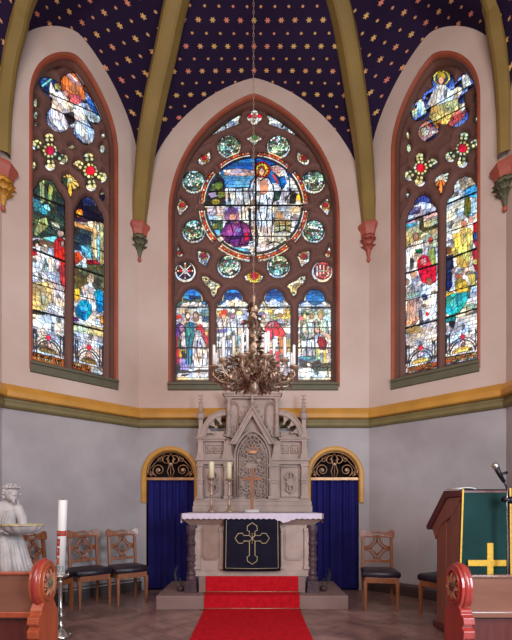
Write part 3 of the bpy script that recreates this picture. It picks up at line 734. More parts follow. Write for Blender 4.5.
# the four lights
for i, (a, b_) in enumerate(lights):
    Wn.fill(WH, 'n', [(a-1,286),(b_+1,286),(b_+1,382),(a-1,382)], jit=.55)
    c_ = (a+b_)/2
    Wn.fill((226,206,160), '-', [(a-1,286),(b_+1,286),(b_+1,306),(a-1,306)], jit=0)
    Wn.fill((40,104,170), 'h', zm(0,0,1, ellp(c_, 299.5, 9.4, 10.2, n=26)), jit=.6)
    Wn.fill((44,100,150), 'h', [(a+2.5,301),(b_-2.5,301),(b_-1.5,307),(a+1.5,307)], jit=.5)
Z1 = ((165,280), 5.567); Z2 = ((253,280), 5.567)
art(Wn, *Z1, [
 ('P', (90,110,90), 'h', [70,128,110,112,150,118,180,100,215,128,240,150,60,150]), ('P', WH, 'h', [95,132,150,120,200,130,245,150,70,150]), ('P', (232,232,236), 's', [185,135,200,120,215,150,180,150]),
 ('P', WH, 'n', [286,150,330,125,345,108,372,120,395,95,430,120,465,130,470,150]), ('P', (220,222,214), 'g', [360,120,375,105,390,118,385,150,362,150]),
 # first light
 ('P', (206,214,214), 'v', [60,165,110,165,110,210,60,200]), ('P', (196,186,170), 'v', [60,160,240,160,240,200,60,190]),
 ('P', (150,196,190), 's', [200,170,243,165,243,240,210,235]), ('P', (60,110,170), 's', [205,200,243,205,243,230,210,232]),
 ('P', PUR, 'v', [58,255,85,238,112,260,105,320,70,335,57,300]), ('P', (150,110,160), 'v', [75,260,98,250,110,280,90,296]), ('P', CRI, 'v', [55,320,75,320,80,400,78,475,55,475]),
 ('P', WH, 'v', [78,310,105,285,118,320,105,385,80,385]), ('P', GRN, 'v', [70,330,84,330,84,380,70,380]),
 ('P', YEL, 's', [78,385,132,390,126,440,78,430]), ('P', DRK, 's', [88,400,110,395,120,440,96,440]), ('P', (150,120,176), 'v', [76,436,130,440,126,515,80,515]), ('P', DRK, 's', [58,478,80,470,82,520,58,530]),
 ('P', TEA, 'v', [114,255,135,232,160,240,166,300,150,360,146,470,118,470,120,380,112,310]), ('P', (60,170,196), 'v', [122,262,140,250,150,300,128,320]),
 ('E', BRN, '-', 124,205,15,26), ('E', (226,190,170), '-', 127,200,11,16), ('P', (226,196,180), '-', [100,215,116,205,118,245,104,250]),
 ('E', BRN, '-', 172,205,17,30), ('E', FLS, '-', 170,196,11,15), ('E', (196,40,40), '-', 76,208,18,15), ('E', FLS, '-', 82,226,10,14),
 ('P', RED, 's', [168,262,200,245,218,270,222,300,170,296]), ('P', CRI, 'v', [208,300,240,306,240,375,216,375]), ('P', (200,150,100), '-', [222,290,240,285,240,310,224,308]),
 ('E', (214,206,210), 's', 182,300,20,22), ('P', WH, 'v', [160,318,205,315,226,350,236,400,230,470,200,492,160,480,148,420,152,360]),
 ('P', DRK, 's', [60,505,100,500,150,510,190,498,240,500,240,515,60,520]), ('P', WH, 'b', [70,520,240,512,240,545,60,545]), ('P', DRK, 's', [90,528,130,524,120,534,90,536]),
 # second light
 ('P', (220,216,220), 'n', [286,160,468,160,468,260,286,250]), ('P', BEI, 'v', [290,170,312,175,310,215,288,215]),
 ('P', (206,52,44), '-', [300,200,308,178,326,163,348,170,344,196,318,206]), ('E', YEL, '-', 306,180,8,10), ('E', FLS, '-', 326,205,12,14),
 ('P', WH, 'v', [288,240,306,214,345,215,362,250,372,300,360,330,364,430,330,470,286,470]), ('P', (96,76,160), '-', [288,280,338,272,344,286,290,298]), ('P', (222,212,220), 'v', [300,300,340,292,336,420,298,440]),
 ('E', (206,120,120), '-', 376,200,13,16), ('P', (206,208,220), 'v', [362,218,392,216,400,300,370,300]), ('E', (214,190,140), '-', 412,186,18,14), ('P', WH, 's', [395,190,430,196,438,240,400,250]),
 ('E', (206,60,90), '-', 438,242,13,16), ('P', (214,220,230), 'n', [400,250,466,236,466,330,400,330]), ('P', (130,186,220), 'v', [376,310,410,305,440,345,430,380,392,360]),
 ('P', YEL, 'v', [372,340,396,345,400,420,374,426]), ('P', (130,180,80), '-', [376,400,394,398,392,420,378,422]), ('P', (180,200,226), 'v', [400,370,440,372,436,430,404,430]),
 ('P', ORA, 's', [300,436,345,430,348,462,304,466]), ('P', YEL, 's', [318,440,336,438,336,456,320,458]), ('P', GRY, 'n', [286,470,468,450,468,545,286,545]),
])
art(Wn, *Z2, [
 ('P', WH, 'n', [30,150,60,108,80,125,110,100,140,120,190,130,210,150]), ('P', BRN, '-', [40,112,56,104,84,150,62,152]), ('P', BEI, '-', [42,114,52,108,78,148,66,150]), ('P', (236,232,226), 's', [150,120,175,112,200,140,198,150,150,150]),
 ('P', (220,214,196), 'n', [20,160,212,160,212,235,20,235]), ('P', (226,204,130), 'g', [74,165,100,158,126,215,104,225]), ('P', (230,208,110), 'v', [180,160,204,158,210,210,190,220]), ('P', (226,206,120), 'h', [108,200,180,190,200,214,120,226]),
 ('E', (130,116,170), 's', 50,195,22,20), ('E', FLS, '-', 58,206,12,12), ('E', (150,110,80), '-', 150,196,13,14), ('P', (190,186,190), 's', [128,222,160,214,196,230,180,262,140,258]),
 ('P', (218,34,56), 'n', [66,262,90,232,125,226,150,250,172,282,182,306,160,318,120,312,100,336,80,330,62,300]), ('P', (232,140,150), 's', [80,248,104,232,126,238,110,262,86,270]), ('P', RED, 'v', [60,320,82,322,92,440,64,440]),
 ('P', ORA, 'v', [140,318,186,310,190,400,172,420,144,400]), ('P', (196,212,236), 'v', [102,330,136,322,138,400,108,400]), ('P', CRI, 'v', [94,390,150,400,146,490,110,490]), ('P', (226,206,120), 'v', [186,330,210,320,212,400,192,400]),
 ('P', GRY, 'n', [20,410,60,410,64,500,20,500]), ('P', (232,226,232), 'n', [20,250,60,240,62,400,20,400]), ('P', (214,210,216), 'n', [152,420,212,410,212,545,60,545,60,500,150,500]),
 # fourth light
 ('P', (232,232,238), 'h', [252,150,275,128,300,118,320,132,340,145,390,128,440,135,440,152]), ('P', WH, 's', [380,125,395,118,420,140,400,145]),
 ('P', (196,206,190), 'n', [252,160,440,160,440,235,252,235]),
 ('E', (90,120,100), 's', 286,190,20,16), ('E', (150,160,130), 's', 326,186,16,18), ('E', FLS, '-', 288,202,10,12), ('E', FLS, '-', 326,204,11,13), ('E', (140,130,90), '-', 378,190,20,18), ('E', FLS, '-', 376,205,12,15),
 ('E', (206,100,110), '-', 266,214,12,14), ('P', (216,60,76), 's', [322,236,344,230,346,258,328,262]), ('P', (150,160,150), 'v', [262,230,296,220,300,270,262,280]),
 ('P', (206,216,206), 'v', [268,262,300,236,340,240,346,300,300,345,270,340]), ('P', (70,90,80), 's', [270,290,300,330,340,318,342,330,300,352,268,330]), ('P', (176,210,236), '-', [300,262,322,258,324,300,306,304]),
 ('P', (200,206,180), 'v', [346,225,400,220,420,260,400,300,346,290]), ('P', (216,180,150), '-', [350,262,380,285,420,302,436,320,430,330,380,306,350,285]),
 ('P', (196,24,44), 'v', [362,315,396,318,414,350,404,388,370,388,358,350]), ('P', PNK, '-', [345,262,372,285,362,296,345,286]), ('P', (228,226,230), 'v', [268,340,345,330,348,420,276,425]),
 ('P', (170,180,130), 'v', [345,380,372,385,380,470,352,470]), ('P', (210,200,110), 'v', [388,392,408,392,410,490,392,500]),
 ('P', (60,150,186), 's', [262,424,345,428,345,455,262,450]), ('P', DRK, 's', [256,440,290,452,330,462,370,440,376,470,340,500,256,480]), ('P', (230,230,230), 'n', [300,460,326,470,322,520,300,520]), ('P', (90,100,84), 's', [340,470,440,460,440,520,340,520]), ('P', (216,214,206), 'b', [256,515,440,505,440,545,256,545]),
])
for o_, gs in ((Z1, ([114,255,112,310,120,380,118,470],[166,300,150,360,146,470],[135,232,140,300,128,380,132,470],[160,318,150,380,150,440,160,480],[205,315,230,360,236,430],[182,330,176,400,190,470],[200,350,212,420,204,480],[75,270,90,320,84,385],[288,240,300,300,296,380,304,440],[345,215,340,300,350,380,344,440],[318,220,326,290,318,380,322,440],[362,250,376,310,364,430],[400,220,404,330,398,400],[438,250,430,330,440,370],[300,460,360,470,440,460],[290,500,380,492,460,505])),
               (Z2, ([66,262,90,232,125,226,150,250,172,282,182,306],[100,250,110,300,104,336],[130,262,150,300],[84,330,92,400,88,440],[140,320,148,400],[166,316,170,410],[40,250,46,330,36,410],[80,430,110,440,104,500],[150,430,160,500],[190,430,196,540],[268,262,262,330,270,420],[300,240,308,300,300,345],[345,240,340,330,348,420],[362,230,372,290,356,350],[396,318,404,388],[412,225,420,300],[300,350,296,420],[325,345,330,425],[270,470,330,490,400,470],[352,480,360,540],[410,480,420,540]))):
    for g in gs: Wn.line(zm(*o_[0], o_[1], g), .34)
for o_, x0_, x1_ in ((Z1,50,246),(Z1,280,472),(Z2,18,214),(Z2,250,442)):
    Wn.line(zm(*o_[0], o_[1], [x0_,152,x1_,152]), .75); Wn.line(zm(*o_[0], o_[1], [x0_,378,x1_,378]), .7); Wn.line(zm(*o_[0], o_[1], [x0_,266,x1_,266]), .28); Wn.line(zm(*o_[0], o_[1], [x0_,487,x1_,487]), .28)
    art(Wn, *o_, [('F', (226,206,160), '-', [x0_,545,x1_,545,x1_,555,x0_,555]), ('F', (104,66,40), '-', [x0_,555,x1_,555,x1_,582,x0_,582])])
squiggle(Wn, *Z1, 66, 238, 562, 575, 0, 14, (214,190,150), 3)
for i_, ch in enumerate('THE PARVM SEVO'): pass
squiggle(Wn, *Z2, 258, 430, 562, 575, 0, 14, (224,196,140), 5)
Wn.finish(root1)
sill(root1, WIN['B'], 123.2, 114.5, -86, 84)
# ---------------- side windows
CR = [dict(o=(20,40), k=4.876), dict(o=(20,160), k=4.876), dict(o=(20,270), k=4.876)]
def tr(o, k): return lambda *p: zm(o[0], o[1], k, p)
Wl, root2 = make_window('L', 'window_2')
A_, B_, C_ = tr((20,40),4.876), tr((20,160),4.876), tr((20,270),4.876)
def el(f, *a, **k): return f(*ellp(*a, **k))
BIGL = [(155,228,70,44,40), (257,212,58,62,-25), (348,345,68,48,48), (190,382,56,68,-35), (316,442,50,68,-25), (255,320,104,104,0), (205,270,56,56,0), (300,300,56,56,0)]
for e_ in BIGL: Wl.hole(el(A_, *e_, n=26))
for f_, lobes, cc in ((A_, ((145,474),(84,505),(212,575),(152,606)), (148,540)), (A_, ((338,570),(288,606),(402,664),(352,706)), (345,638))):
    for lx, ly in lobes: Wl.hole(el(f_, lx, ly, 28, 28)); Wl.hole(el(f_, (lx*.6+cc[0]*.4), (ly*.6+cc[1]*.4), 20, 20))
    Wl.hole(el(f_, cc[0], cc[1], 42, 42))
Wl.hole(B_(240,58, 262,75, 287,98, 297,130, 266,140, 252,184, 238,150, 226,125, 205,108, 212,70))
for a in ((80,298,12,24),(80,362,12,22),(82,402,8,14),(408,462,10,14),(405,525,14,22),(70,606,12,22),(256,516,18,12)): Wl.hole(el(A_, *a))
Wl.hole(el(B_, 405,172,13,24)); Wl.hole(A_(150,115,192,112,182,130,165,135))
l1 = [*B_(57,620,57,180,64,142,84,124,95,100,125,86,158,92,178,116,190,146,208,162,224,195,226,620), *C_(224,100,220,474,58,434,58,60)]
l2 = [*B_(266,620,268,245,284,218,298,192,326,172,356,178,378,206,388,238,404,256,414,292,416,620), *C_(414,100,410,516,262,478,264,100)]
Wl.hole(l1); Wl.hole(l2)
# art
OA, OB, OC = ((20,40),4.876), ((20,160),4.876), ((20,270),4.876)
Wl.fill((120,126,160), 's', A_(60,130,420,130,420,520,60,520), jit=1.1)
art(Wl, *OA, [
 ('P', (34,60,120), 's', [90,170,170,170,190,230,150,290,95,260]), ('P', (120,206,190), '-', [105,222,158,182,160,192,110,232]), ('E', (80,140,200), '-', 122,188,12,10),
 ('P', (190,104,60), 'v', [196,150,300,170,320,290,300,300,250,290,196,250]), ('P', PNK, 'h', [220,165,240,160,300,215,300,230,250,205]), ('P', (170,150,90), 's', [165,215,200,205,200,245,170,245]),
 ('P', (204,210,220), 'v', [150,200,175,250,200,300,180,300,140,270]), ('E', (200,130,120), 's', 220,262,20,16),
 ('P', WH, 'n', [160,260,200,250,250,300,330,310,350,350,330,400,290,420,240,420,200,400,150,360]), ('P', (206,90,90), 's', [240,260,290,270,310,300,270,320,240,300]),
 ('P', (204,208,226), 'v', [140,330,200,350,245,380,245,440,200,446,150,400,130,350]), ('P', (214,206,230), 'v', [150,330,210,350,240,440,190,440,150,390]),
 ('P', (176,186,206), 'v', [262,400,320,390,372,450,365,505,310,505,270,460]), ('P', (60,110,180), 's', [320,290,350,290,392,360,380,400,350,350]), ('P', (220,226,216), 'v', [320,330,350,340,380,380,360,405,330,390]),
 ('P', DRK, 's', [215,360,260,350,270,400,240,420]), ('P', (190,200,180), 's', [340,370,400,370,400,404,370,404]),
])
def crossgem(Wq, f, lobes, cc):
    Wq.fill((52,50,40), '-', el(f, cc[0], cc[1], 75, 75), jit=0)
    for lx, ly in lobes:
        dx, dy = lx-cc[0], ly-cc[1]
        for t, q in ((1.12,11),(.8,9)):
            for sg in (-1, 1): Wq.fill((226,222,160), '-', el(f, cc[0]+dx*t-dy*.17*sg, cc[1]+dy*t+dx*.17*sg, q, q, n=9), jit=.15)
        Wq.fill((90,110,70), '-', el(f, cc[0]+dx*.95, cc[1]+dy*.95, 4, 4, n=6), jit=0); Wq.fill((230,226,190), '-', el(f, cc[0]+dx*1.28, cc[1]+dy*1.28, 7, 7, n=8), jit=.1)
    for q in range(10): Wq.fill((222,214,150), '-', el(f, cc[0]+30*math.cos(q*.628), cc[1]+30*math.sin(q*.628), 8, 8, n=8), jit=.2)
    Wq.fill((206,30,60), '-', el(f, cc[0], cc[1], 22, 22), jit=.1)
crossgem(Wl, A_, ((145,474),(84,505),(212,575),(152,606)), (148,540)); crossgem(Wl, A_, ((338,570),(288,606),(402,664),(352,706)), (345,638))
def sunburst(Wq, f, cx, cy, ray, gap, core, tail):
    Wq.fill(gap, '-', el(f, cx, cy+10, 70, 90), jit=0)
    for q in range(12):
        t = q*PI/6; r1 = 80 if 2 <= q <= 4 else 52
        Wq.fill(ray if not (2 <= q <= 4) else tail, '-', f(cx+8*math.cos(t-.5), cy+8*math.sin(t-.5), cx+r1*math.cos(t-.16), cy+r1*math.sin(t-.16), cx+r1*math.cos(t+.16), cy+r1*math.sin(t+.16), cx+8*math.cos(t+.5), cy+8*math.sin(t+.5)), jit=.1)
    Wq.fill(core, '-', el(f, cx, cy, 13, 13), jit=0)
sunburst(Wl, B_, 245, 100, (232,184,90), (70,52,44), (220,220,150), (232,180,70))
for a in ((80,298),(80,362),(82,402),(408,462),(405,525),(70,606),(256,516)): Wl.fill((206,206,176), 's', el(A_, a[0], a[1], 26, 30), jit=.5)
Wl.fill((206,206,170), 's', el(B_, 405,172,20,28), jit=.5)
Wl.fill(WH, 'n', l1, jit=.5); Wl.fill(WH, 'n', l2, jit=.5)
art(Wl, *OB, [   # left light: angel and shepherds
 ('P', (52,66,58), 's', [55,85,230,85,230,380,55,380]), ('P', (150,170,120), 'v', [96,110,120,95,125,200,100,215]), ('P', (130,150,90), 'v', [140,110,165,140,150,220,135,210]), ('P', (40,50,56), 's', [180,120,228,180,228,290,185,260]),
 ('P', (60,130,150), 's', [60,185,100,200,110,250,70,250]), ('P', (120,190,216), 's', [108,222,140,215,150,245,130,262,110,255]), ('P', (60,150,170), 's', [90,240,110,220,140,262,110,270]),
 ('P', (156,168,110), 'v', [95,290,130,280,140,320,110,350,80,372,66,360]), ('P', (80,100,70), 's', [60,290,95,290,70,350,60,350]), ('P', (196,196,170), 's', [150,300,190,310,200,345,160,340]),
 ('P', (110,186,190), 'h', [115,378,180,372,185,400,120,400]), ('P', BRN, 'h', [95,388,170,405,165,430,95,420]),
 ('P', (150,160,90), 's', [60,395,90,385,95,420,62,425]), ('E', (60,52,46), 's', 78,408,16,18), ('E', FLS, '-', 84,418,9,11), ('P', (150,24,56), 'v', [56,445,80,430,86,470,76,510,56,510]), ('E', (210,180,150), 's', 120,436,20,24), ('P', WH, 'n', [60,470,96,460,115,500,106,560,62,560]), ('P', (140,190,180), 'v', [120,480,140,480,138,545,122,545]), ('P', WH, 'v', [130,478,168,482,164,560,136,560]),
 ('P', (196,36,32), 'v', [170,390,196,372,220,395,224,470,222,600,190,600,176,500,164,450]), ('E', (226,190,170), '-', 198,358,16,18), ('P', (220,170,150), 's', [196,400,216,392,218,425,200,425]), ('P', (214,196,206), 'v', [170,490,196,480,200,560,176,560]),
 ('P', (216,206,210), 'n', [60,560,200,540,200,640,60,640]), ('E', WH, 's', 96,580,40,26), ('E', WH, 's', 154,580,22,22), ('P', (200,196,150), 'n', [58,600,140,605,140,640,58,640]), ('P', (196,110,110), 'v', [196,580,224,580,224,640,196,640]),
 # right light: the stable
 ('P', (26,24,50), 's', [262,170,420,170,420,300,262,300]), ('P', (44,50,80), 's', [300,180,380,190,372,230,310,225]), ('E', ORA, 's', 290,262,18,22), ('E', YEL, '-', 290,264,8,9), ('P', (70,50,80), 's', [262,280,330,280,330,305,262,300]),
 ('P', (202,170,122), 'h', [262,298,415,356,415,378,262,322]), ('P', (50,66,80), 's', [266,324,350,350,350,450,266,440]), ('P', (206,186,140), 'v', [356,300,378,305,378,500,356,500]), ('P', (180,180,130), 'v', [388,310,410,318,410,510,390,500]), ('P', (120,180,206), 'v', [378,370,390,372,390,490,378,490]),
 ('P', (90,160,190), 'h', [300,410,350,420,352,480,320,480,300,450]), ('P', (120,196,220), 's', [312,440,348,452,348,480,318,476]), ('P', (210,70,36), 'v', [264,455,285,445,306,480,280,510,264,515]), ('P', (130,28,44), 'h', [318,488,370,488,396,510,330,510]),
 ('P', (90,96,66), 'n', [264,515,412,510,412,640,264,640]), ('E', WH, '-', 314,492,12,14), ('P', (206,210,220), 'v', [304,505,326,505,330,540,306,540]), ('E', (214,210,190), 's', 345,582,22,28), ('P', WH, 'v', [290,600,330,600,330,640,290,640]), ('P', (50,44,44), 's', [372,540,410,540,410,600,372,600]),
])
art(Wl, *OC, [
 ('P', WH, 's', [60,20,110,0,140,40,120,62,60,60]), ('P', (196,180,130), 'n', [58,62,130,60,156,110,140,200,60,195]), ('P', (214,196,150), 'v', [100,110,150,110,158,160,110,170]), ('P', (216,206,214), 'v', [160,40,200,30,220,120,200,200,165,160]), ('P', (176,50,60), 'v', [190,-20,222,-20,220,80,200,70]),
 ('P', WH, 's', [125,180,160,170,210,190,214,230,140,215]), ('P', (70,76,60), 's', [58,195,120,205,124,225,58,215]),
 ('P', (226,226,226), 'b', [56,215,220,230,220,300,56,280]),
 ('P', (90,86,60), 'n', [264,-10,412,-10,412,90,264,100]), ('E', (200,190,180), 's', 345,42,18,26), ('P', (206,170,60), 'v', [266,95,290,90,296,140,268,150]), ('P', WH, 'n', [296,85,345,60,372,100,350,150,320,140,300,110]), ('P', (226,222,230), 'v', [318,110,380,130,378,200,350,205,330,160]),
 ('P', (0,130,184), 'v', [362,105,385,92,405,110,408,200,380,214,372,160]), ('P', (0,140,190), 'v', [276,180,296,150,330,148,352,180,350,215,320,250,280,235,270,210]), ('P', (60,170,210), 'n', [290,175,330,170,335,200,300,210]), ('P', PUR, '-', [258,225,280,232,290,250,262,250]),
 ('P', (196,130,60), 's', [372,230,410,222,410,270,385,270]), ('P', WH, 's', [366,240,390,235,396,270,370,268]),
 ('P', (206,196,150), 'n', [258,255,410,285,410,330,258,300]),
])
def canopy(Wq, o, k, x0, x1, yb, slope, gem, seed):
    """grey architectural panel with an arch, a red gem and golden crest"""
    f = lambda pts: zm(o[0], o[1], k, [v+(slope*(pts[i-1]-x0) if i % 2 else 0) for i, v in enumerate(pts)])
    w_ = x1-x0; cx_ = (x0+x1)/2
    Wq.fill((226,224,230), 's', f([x0,yb-130,x1,yb-130,x1,yb,x0,yb]), jit=.25)
    for t in (.06,.14,.86,.94): Wq.line(f([x0+w_*t,yb-118,x0+w_*t,yb-20]), .35, (70,66,84))
    for t in (.1,.9): Wq.fill((70,80,76), '-', f(ellp(x0+w_*t, yb-104, 7, 8, n=8)), jit=0)
    for R_, c_ in ((70,(120,112,140)),(58,(60,54,70))):
        Wq.line(f(ellp(cx_, yb-8, R_*w_/165, R_*1.15, n=14, a0=180, a1=372)), .4, c_)
    Wq.fill((226,190,206), 's', f([cx_-22,yb-50,cx_,yb-80,cx_+22,yb-50,cx_,yb-42]), jit=.2)
    Wq.fill((186,150,80), 's', f(ellp(cx_, yb-14, 46*w_/165, 28, n=14, a0=180, a1=372)), jit=.8)
    Wq.fill((206,40,66), '-', f(ellp(cx_, yb-92, 12, 14, n=10)), jit=0)
    Wq.fill((40,34,34), '-', f([x0,yb-4,x1,yb-4,x1,yb,x0,yb]), jit=0)
canopy(Wl, (20,270), 4.876, 58, 221, 402, .25, 0, 1); canopy(Wl, (20,270), 4.876, 262, 411, 452, .25, 0, 2)
art(Wl, *OC, [('F', (170,84,28), '-', [56,402,221,442,221,478,56,436]), ('F', (170,84,28), '-', [258,446,346,468,346,502,258,478]), ('P', (206,206,196), 's', [346,468,412,484,412,516,346,500])])
squiggle(Wl, *OC, 62, 218, 408, 420, .25, 13, (40,20,14), 7); squiggle(Wl, *OC, 70, 210, 423, 434, .25, 12, (240,214,150), 8)
squiggle(Wl, *OC, 262, 342, 452, 464, .25, 7, (240,214,150), 9); squiggle(Wl, *OC, 262, 342, 466, 477, .25, 7, (40,20,14), 10)
for o_, g in ((OB, [50,163,235,235]), (OB, [50,430,225,500]), (OB, [262,262,420,312]), (OB, [262,520,412,570]), (OC, [50,192,222,236]), (OC, [258,262,412,300])): Wl.line(zm(*o_[0], o_[1], g), .75)
for o_, g in ((OB, [50,290,228,355]), (OB, [50,560,225,620]), (OB, [262,400,415,450]), (OC, [262,120,412,160]), (OC, [50,60,222,110])): Wl.line(zm(*o_[0], o_[1], g), .3)
for o_, g in ((OA, [90,240,400,370]), (OA, [130,320,370,440])): Wl.line(zm(*o_[0], o_[1], g), .4)
Wl.finish(root2); sill(root2, WIN['L'], 120.6, 110.3, WIN['L']['c']-38.5, WIN['L']['c']+38.5)
# ---------------- right
Wr, root3 = make_window('R', 'window_3')
A_, B_, C_ = tr((395,40),5.12), tr((390,155),5.12), tr((390,270),5.12)
OA, OB, OC = ((395,40),5.12), ((390,155),5.12), ((390,270),5.12)
for e_ in ((360,210,62,44,-38), (240,204,58,58,0), (132,350,66,50,-50), (316,385,66,50,-45), (168,458,62,50,-50), (248,322,108,106,0), (305,260,54,54,0), (185,300,54,54,0)): Wr.hole(el(A_, *e_, n=26))
LR1 = ((352,492),(408,527),(280,592),(340,622)); LR2 = ((150,10),(214,38),(97,100),(148,130))
for f_, lobes, cc in ((A_, LR1, (345,556)), (B_, LR2, (156,66))):
    for lx, ly in lobes: Wr.hole(el(f_, lx, ly, 29, 29)); Wr.hole(el(f_, (lx*.6+cc[0]*.4), (ly*.6+cc[1]*.4), 20, 20))
    Wr.hole(el(f_, cc[0], cc[1], 43, 43))
Wr.hole(B_(228,110, 262,88, 300,82, 290,125, 270,158, 258,206, 242,170, 222,142))
for a in ((422,292,11,24),(424,352,11,22),(416,398,8,16),(62,482,10,20),(66,548,12,24)): Wr.hole(el(A_, *a))
for a in ((456,34,12,24),(85,202,9,18)): Wr.hole(el(B_, *a))
r1 = [*B_(74,630,76,345,92,292,116,262,124,228,146,204,172,198,198,212,212,242,232,262,243,300,242,630), *C_(242,60,238,500,74,532,74,60)]
r2 = [*B_(282,630,282,262,292,220,318,196,324,150,346,116,380,99,415,108,436,140,448,168,464,190,468,630), *C_(466,60,462,448,278,488,280,60)]
Wr.hole(r1); Wr.hole(r2)
Wr.fill((70,90,160), 's', A_(60,130,430,130,430,540,60,540), jit=1.1)
art(Wr, *OA, [
 ('E', (222,196,90), 's', 238,190,44,46), ('E', (60,60,90), '-', 238,196,32,34), ('E', (200,190,60), '-', 236,188,22,24), ('E', FLS, '-', 235,208,14,18),
 ('P', (206,214,226), 'v', [200,245,225,230,255,230,290,260,320,240,350,250,330,290,270,330,190,345,165,330]), ('P', (196,216,226), 's', [345,180,375,180,392,235,350,250,340,215]), ('P', (220,160,60), '-', [310,190,322,184,326,196,314,200]),
 ('P', (206,190,120), 'v', [185,345,320,300,330,400,290,450,215,455,170,400]), ('E', (226,206,130), 's', 208,402,26,30), ('E', (230,206,130), 's', 272,372,24,36), ('P', ORA, 's', [200,420,235,415,240,450,205,455]),
 ('P', (190,216,220), 'v', [115,310,140,300,160,370,135,390,110,360]), ('P', (200,216,190), 's', [84,360,110,350,120,400,90,400]), ('E', ORA, '-', 96,356,6,6), ('E', ORA, '-', 162,300,6,6), ('E', (216,216,220), '-', 186,242,6,7),
 ('P', (206,150,140), 's', [110,430,160,410,225,470,150,520,110,500]), ('E', (236,226,190), 's', 150,470,22,22), ('E', (190,60,60), '-', 180,440,10,9), ('E', (232,226,214), '-', 196,474,12,10), ('E', WH, 's', 125,450,12,12), ('P', (206,90,90), 's', [310,370,345,340,366,360,350,400,270,460,260,440]), ('P', (230,226,200), 's', [325,330,360,320,362,345,340,380]),
])
Wr.line(zm(*OA[0], OA[1], [150,365,400,225]), .4); Wr.line(zm(*OA[0], OA[1], [130,455,380,330]), .4)
crossgem(Wr, A_, LR1, (345,556)); crossgem(Wr, B_, LR2, (156,66))
sunburst(Wr, B_, 258, 118, (200,216,214), (56,44,52), (216,216,200), (226,130,56))
for a in ((422,292),(424,352),(416,398),(62,482),(66,548)): Wr.fill((200,200,150), 's', el(A_, a[0], a[1], 26, 30), jit=.5)
for a in ((456,34),(85,202)): Wr.fill((206,206,180), 's', el(B_, a[0], a[1], 26, 30), jit=.5)
Wr.fill(WH, 'n', r1, jit=.5); Wr.fill(WH, 'n', r2, jit=.5)
art(Wr, *OB, [
 ('P', (70,70,130), 's', [110,195,215,195,215,250,160,270,110,260]), ('P', (206,206,226), 'n', [95,270,160,240,210,250,240,270,240,290,80,340]), ('P', (90,90,150), 's', [110,270,160,262,150,300,95,310]), ('P', PNK, 'h', [76,335,242,290,242,310,76,360]), ('P', (80,180,206), 'h', [74,360,140,345,135,375,76,390]),
 ('P', (196,190,150), 'n', [76,380,242,320,242,470,76,480]), ('P', (80,76,50), 's', [150,320,170,320,172,370,200,375,240,350,240,375,170,395,150,380]), ('P', (200,190,130), 'v', [80,420,120,400,120,450,80,460]), ('P', (180,150,120), 's', [118,395,145,400,150,430,120,440]),
 ('P', WH, 'v', [78,480,120,440,125,520,110,600,80,600]), ('E', FLS, '-', 132,420,14,16), ('P', WH, 'v', [120,445,160,435,190,450,200,520,160,530,122,500]), ('P', (40,110,90), 's', [128,485,165,480,165,505,130,505]), ('E', (216,190,170), '-', 188,455,14,16), ('E', (206,80,70), '-', 208,438,12,16),
 ('P', (170,180,90), 'v', [196,490,228,470,235,560,205,570]), ('P', (216,30,60), 'n', [140,540,170,510,196,520,215,570,236,570,236,640,180,640,145,600]), ('P', (226,150,160), 's', [150,540,180,525,190,560,160,565]), ('P', (70,80,80), 's', [100,530,118,530,120,580,104,590]),
 # right light
 ('P', (200,206,206), 'g', [282,180,360,100,420,100,460,170,282,330]), ('P', (190,160,130), 's', [350,120,420,105,425,160,390,190,360,175]), ('P', (60,150,200), 'h', [385,180,430,150,466,180,466,230,420,215,380,230]), ('P', (206,220,226), 'g', [282,230,380,200,376,420,282,400]), ('P', (190,206,206), 'g', [400,220,466,215,466,300,410,310]),
 ('P', (92,92,40), 'v', [385,220,400,205,412,240,414,320,396,325,376,300,382,250]), ('P', (120,170,206), 'h', [405,300,440,295,436,310,405,318]),
 ('E', (206,140,110), '-', 378,352,15,18), ('P', (232,206,110), 'v', [318,405,350,400,365,375,395,370,420,390,424,440,418,520,400,575,345,580,340,520,330,470]), ('P', (240,220,150), 'v', [360,390,385,380,392,440,368,470]), ('P', (230,200,100), 's', [290,480,330,470,345,500,340,530,300,520]),
 ('E', (220,160,130), '-', 412,330,14,20), ('E', FLS, '-', 442,312,13,18), ('P', (210,30,60), 'v', [425,350,466,330,466,470,440,480,424,440]), ('P', (40,80,150), 's', [428,400,448,395,450,440,430,440]), ('P', (196,28,56), 'v', [424,480,464,470,464,590,440,600,424,560]), ('E', (232,190,90), '-', 438,548,16,14),
 ('E', (130,90,60), '-', 298,490,16,20), ('P', (40,40,70), 'v', [284,520,320,510,326,580,284,600]), ('P', (30,60,130), 'v', [286,600,312,580,312,640,286,640]), ('E', WH, '-', 348,592,18,18), ('P', (50,110,170), 's', [430,600,464,590,464,640,430,640]),
])
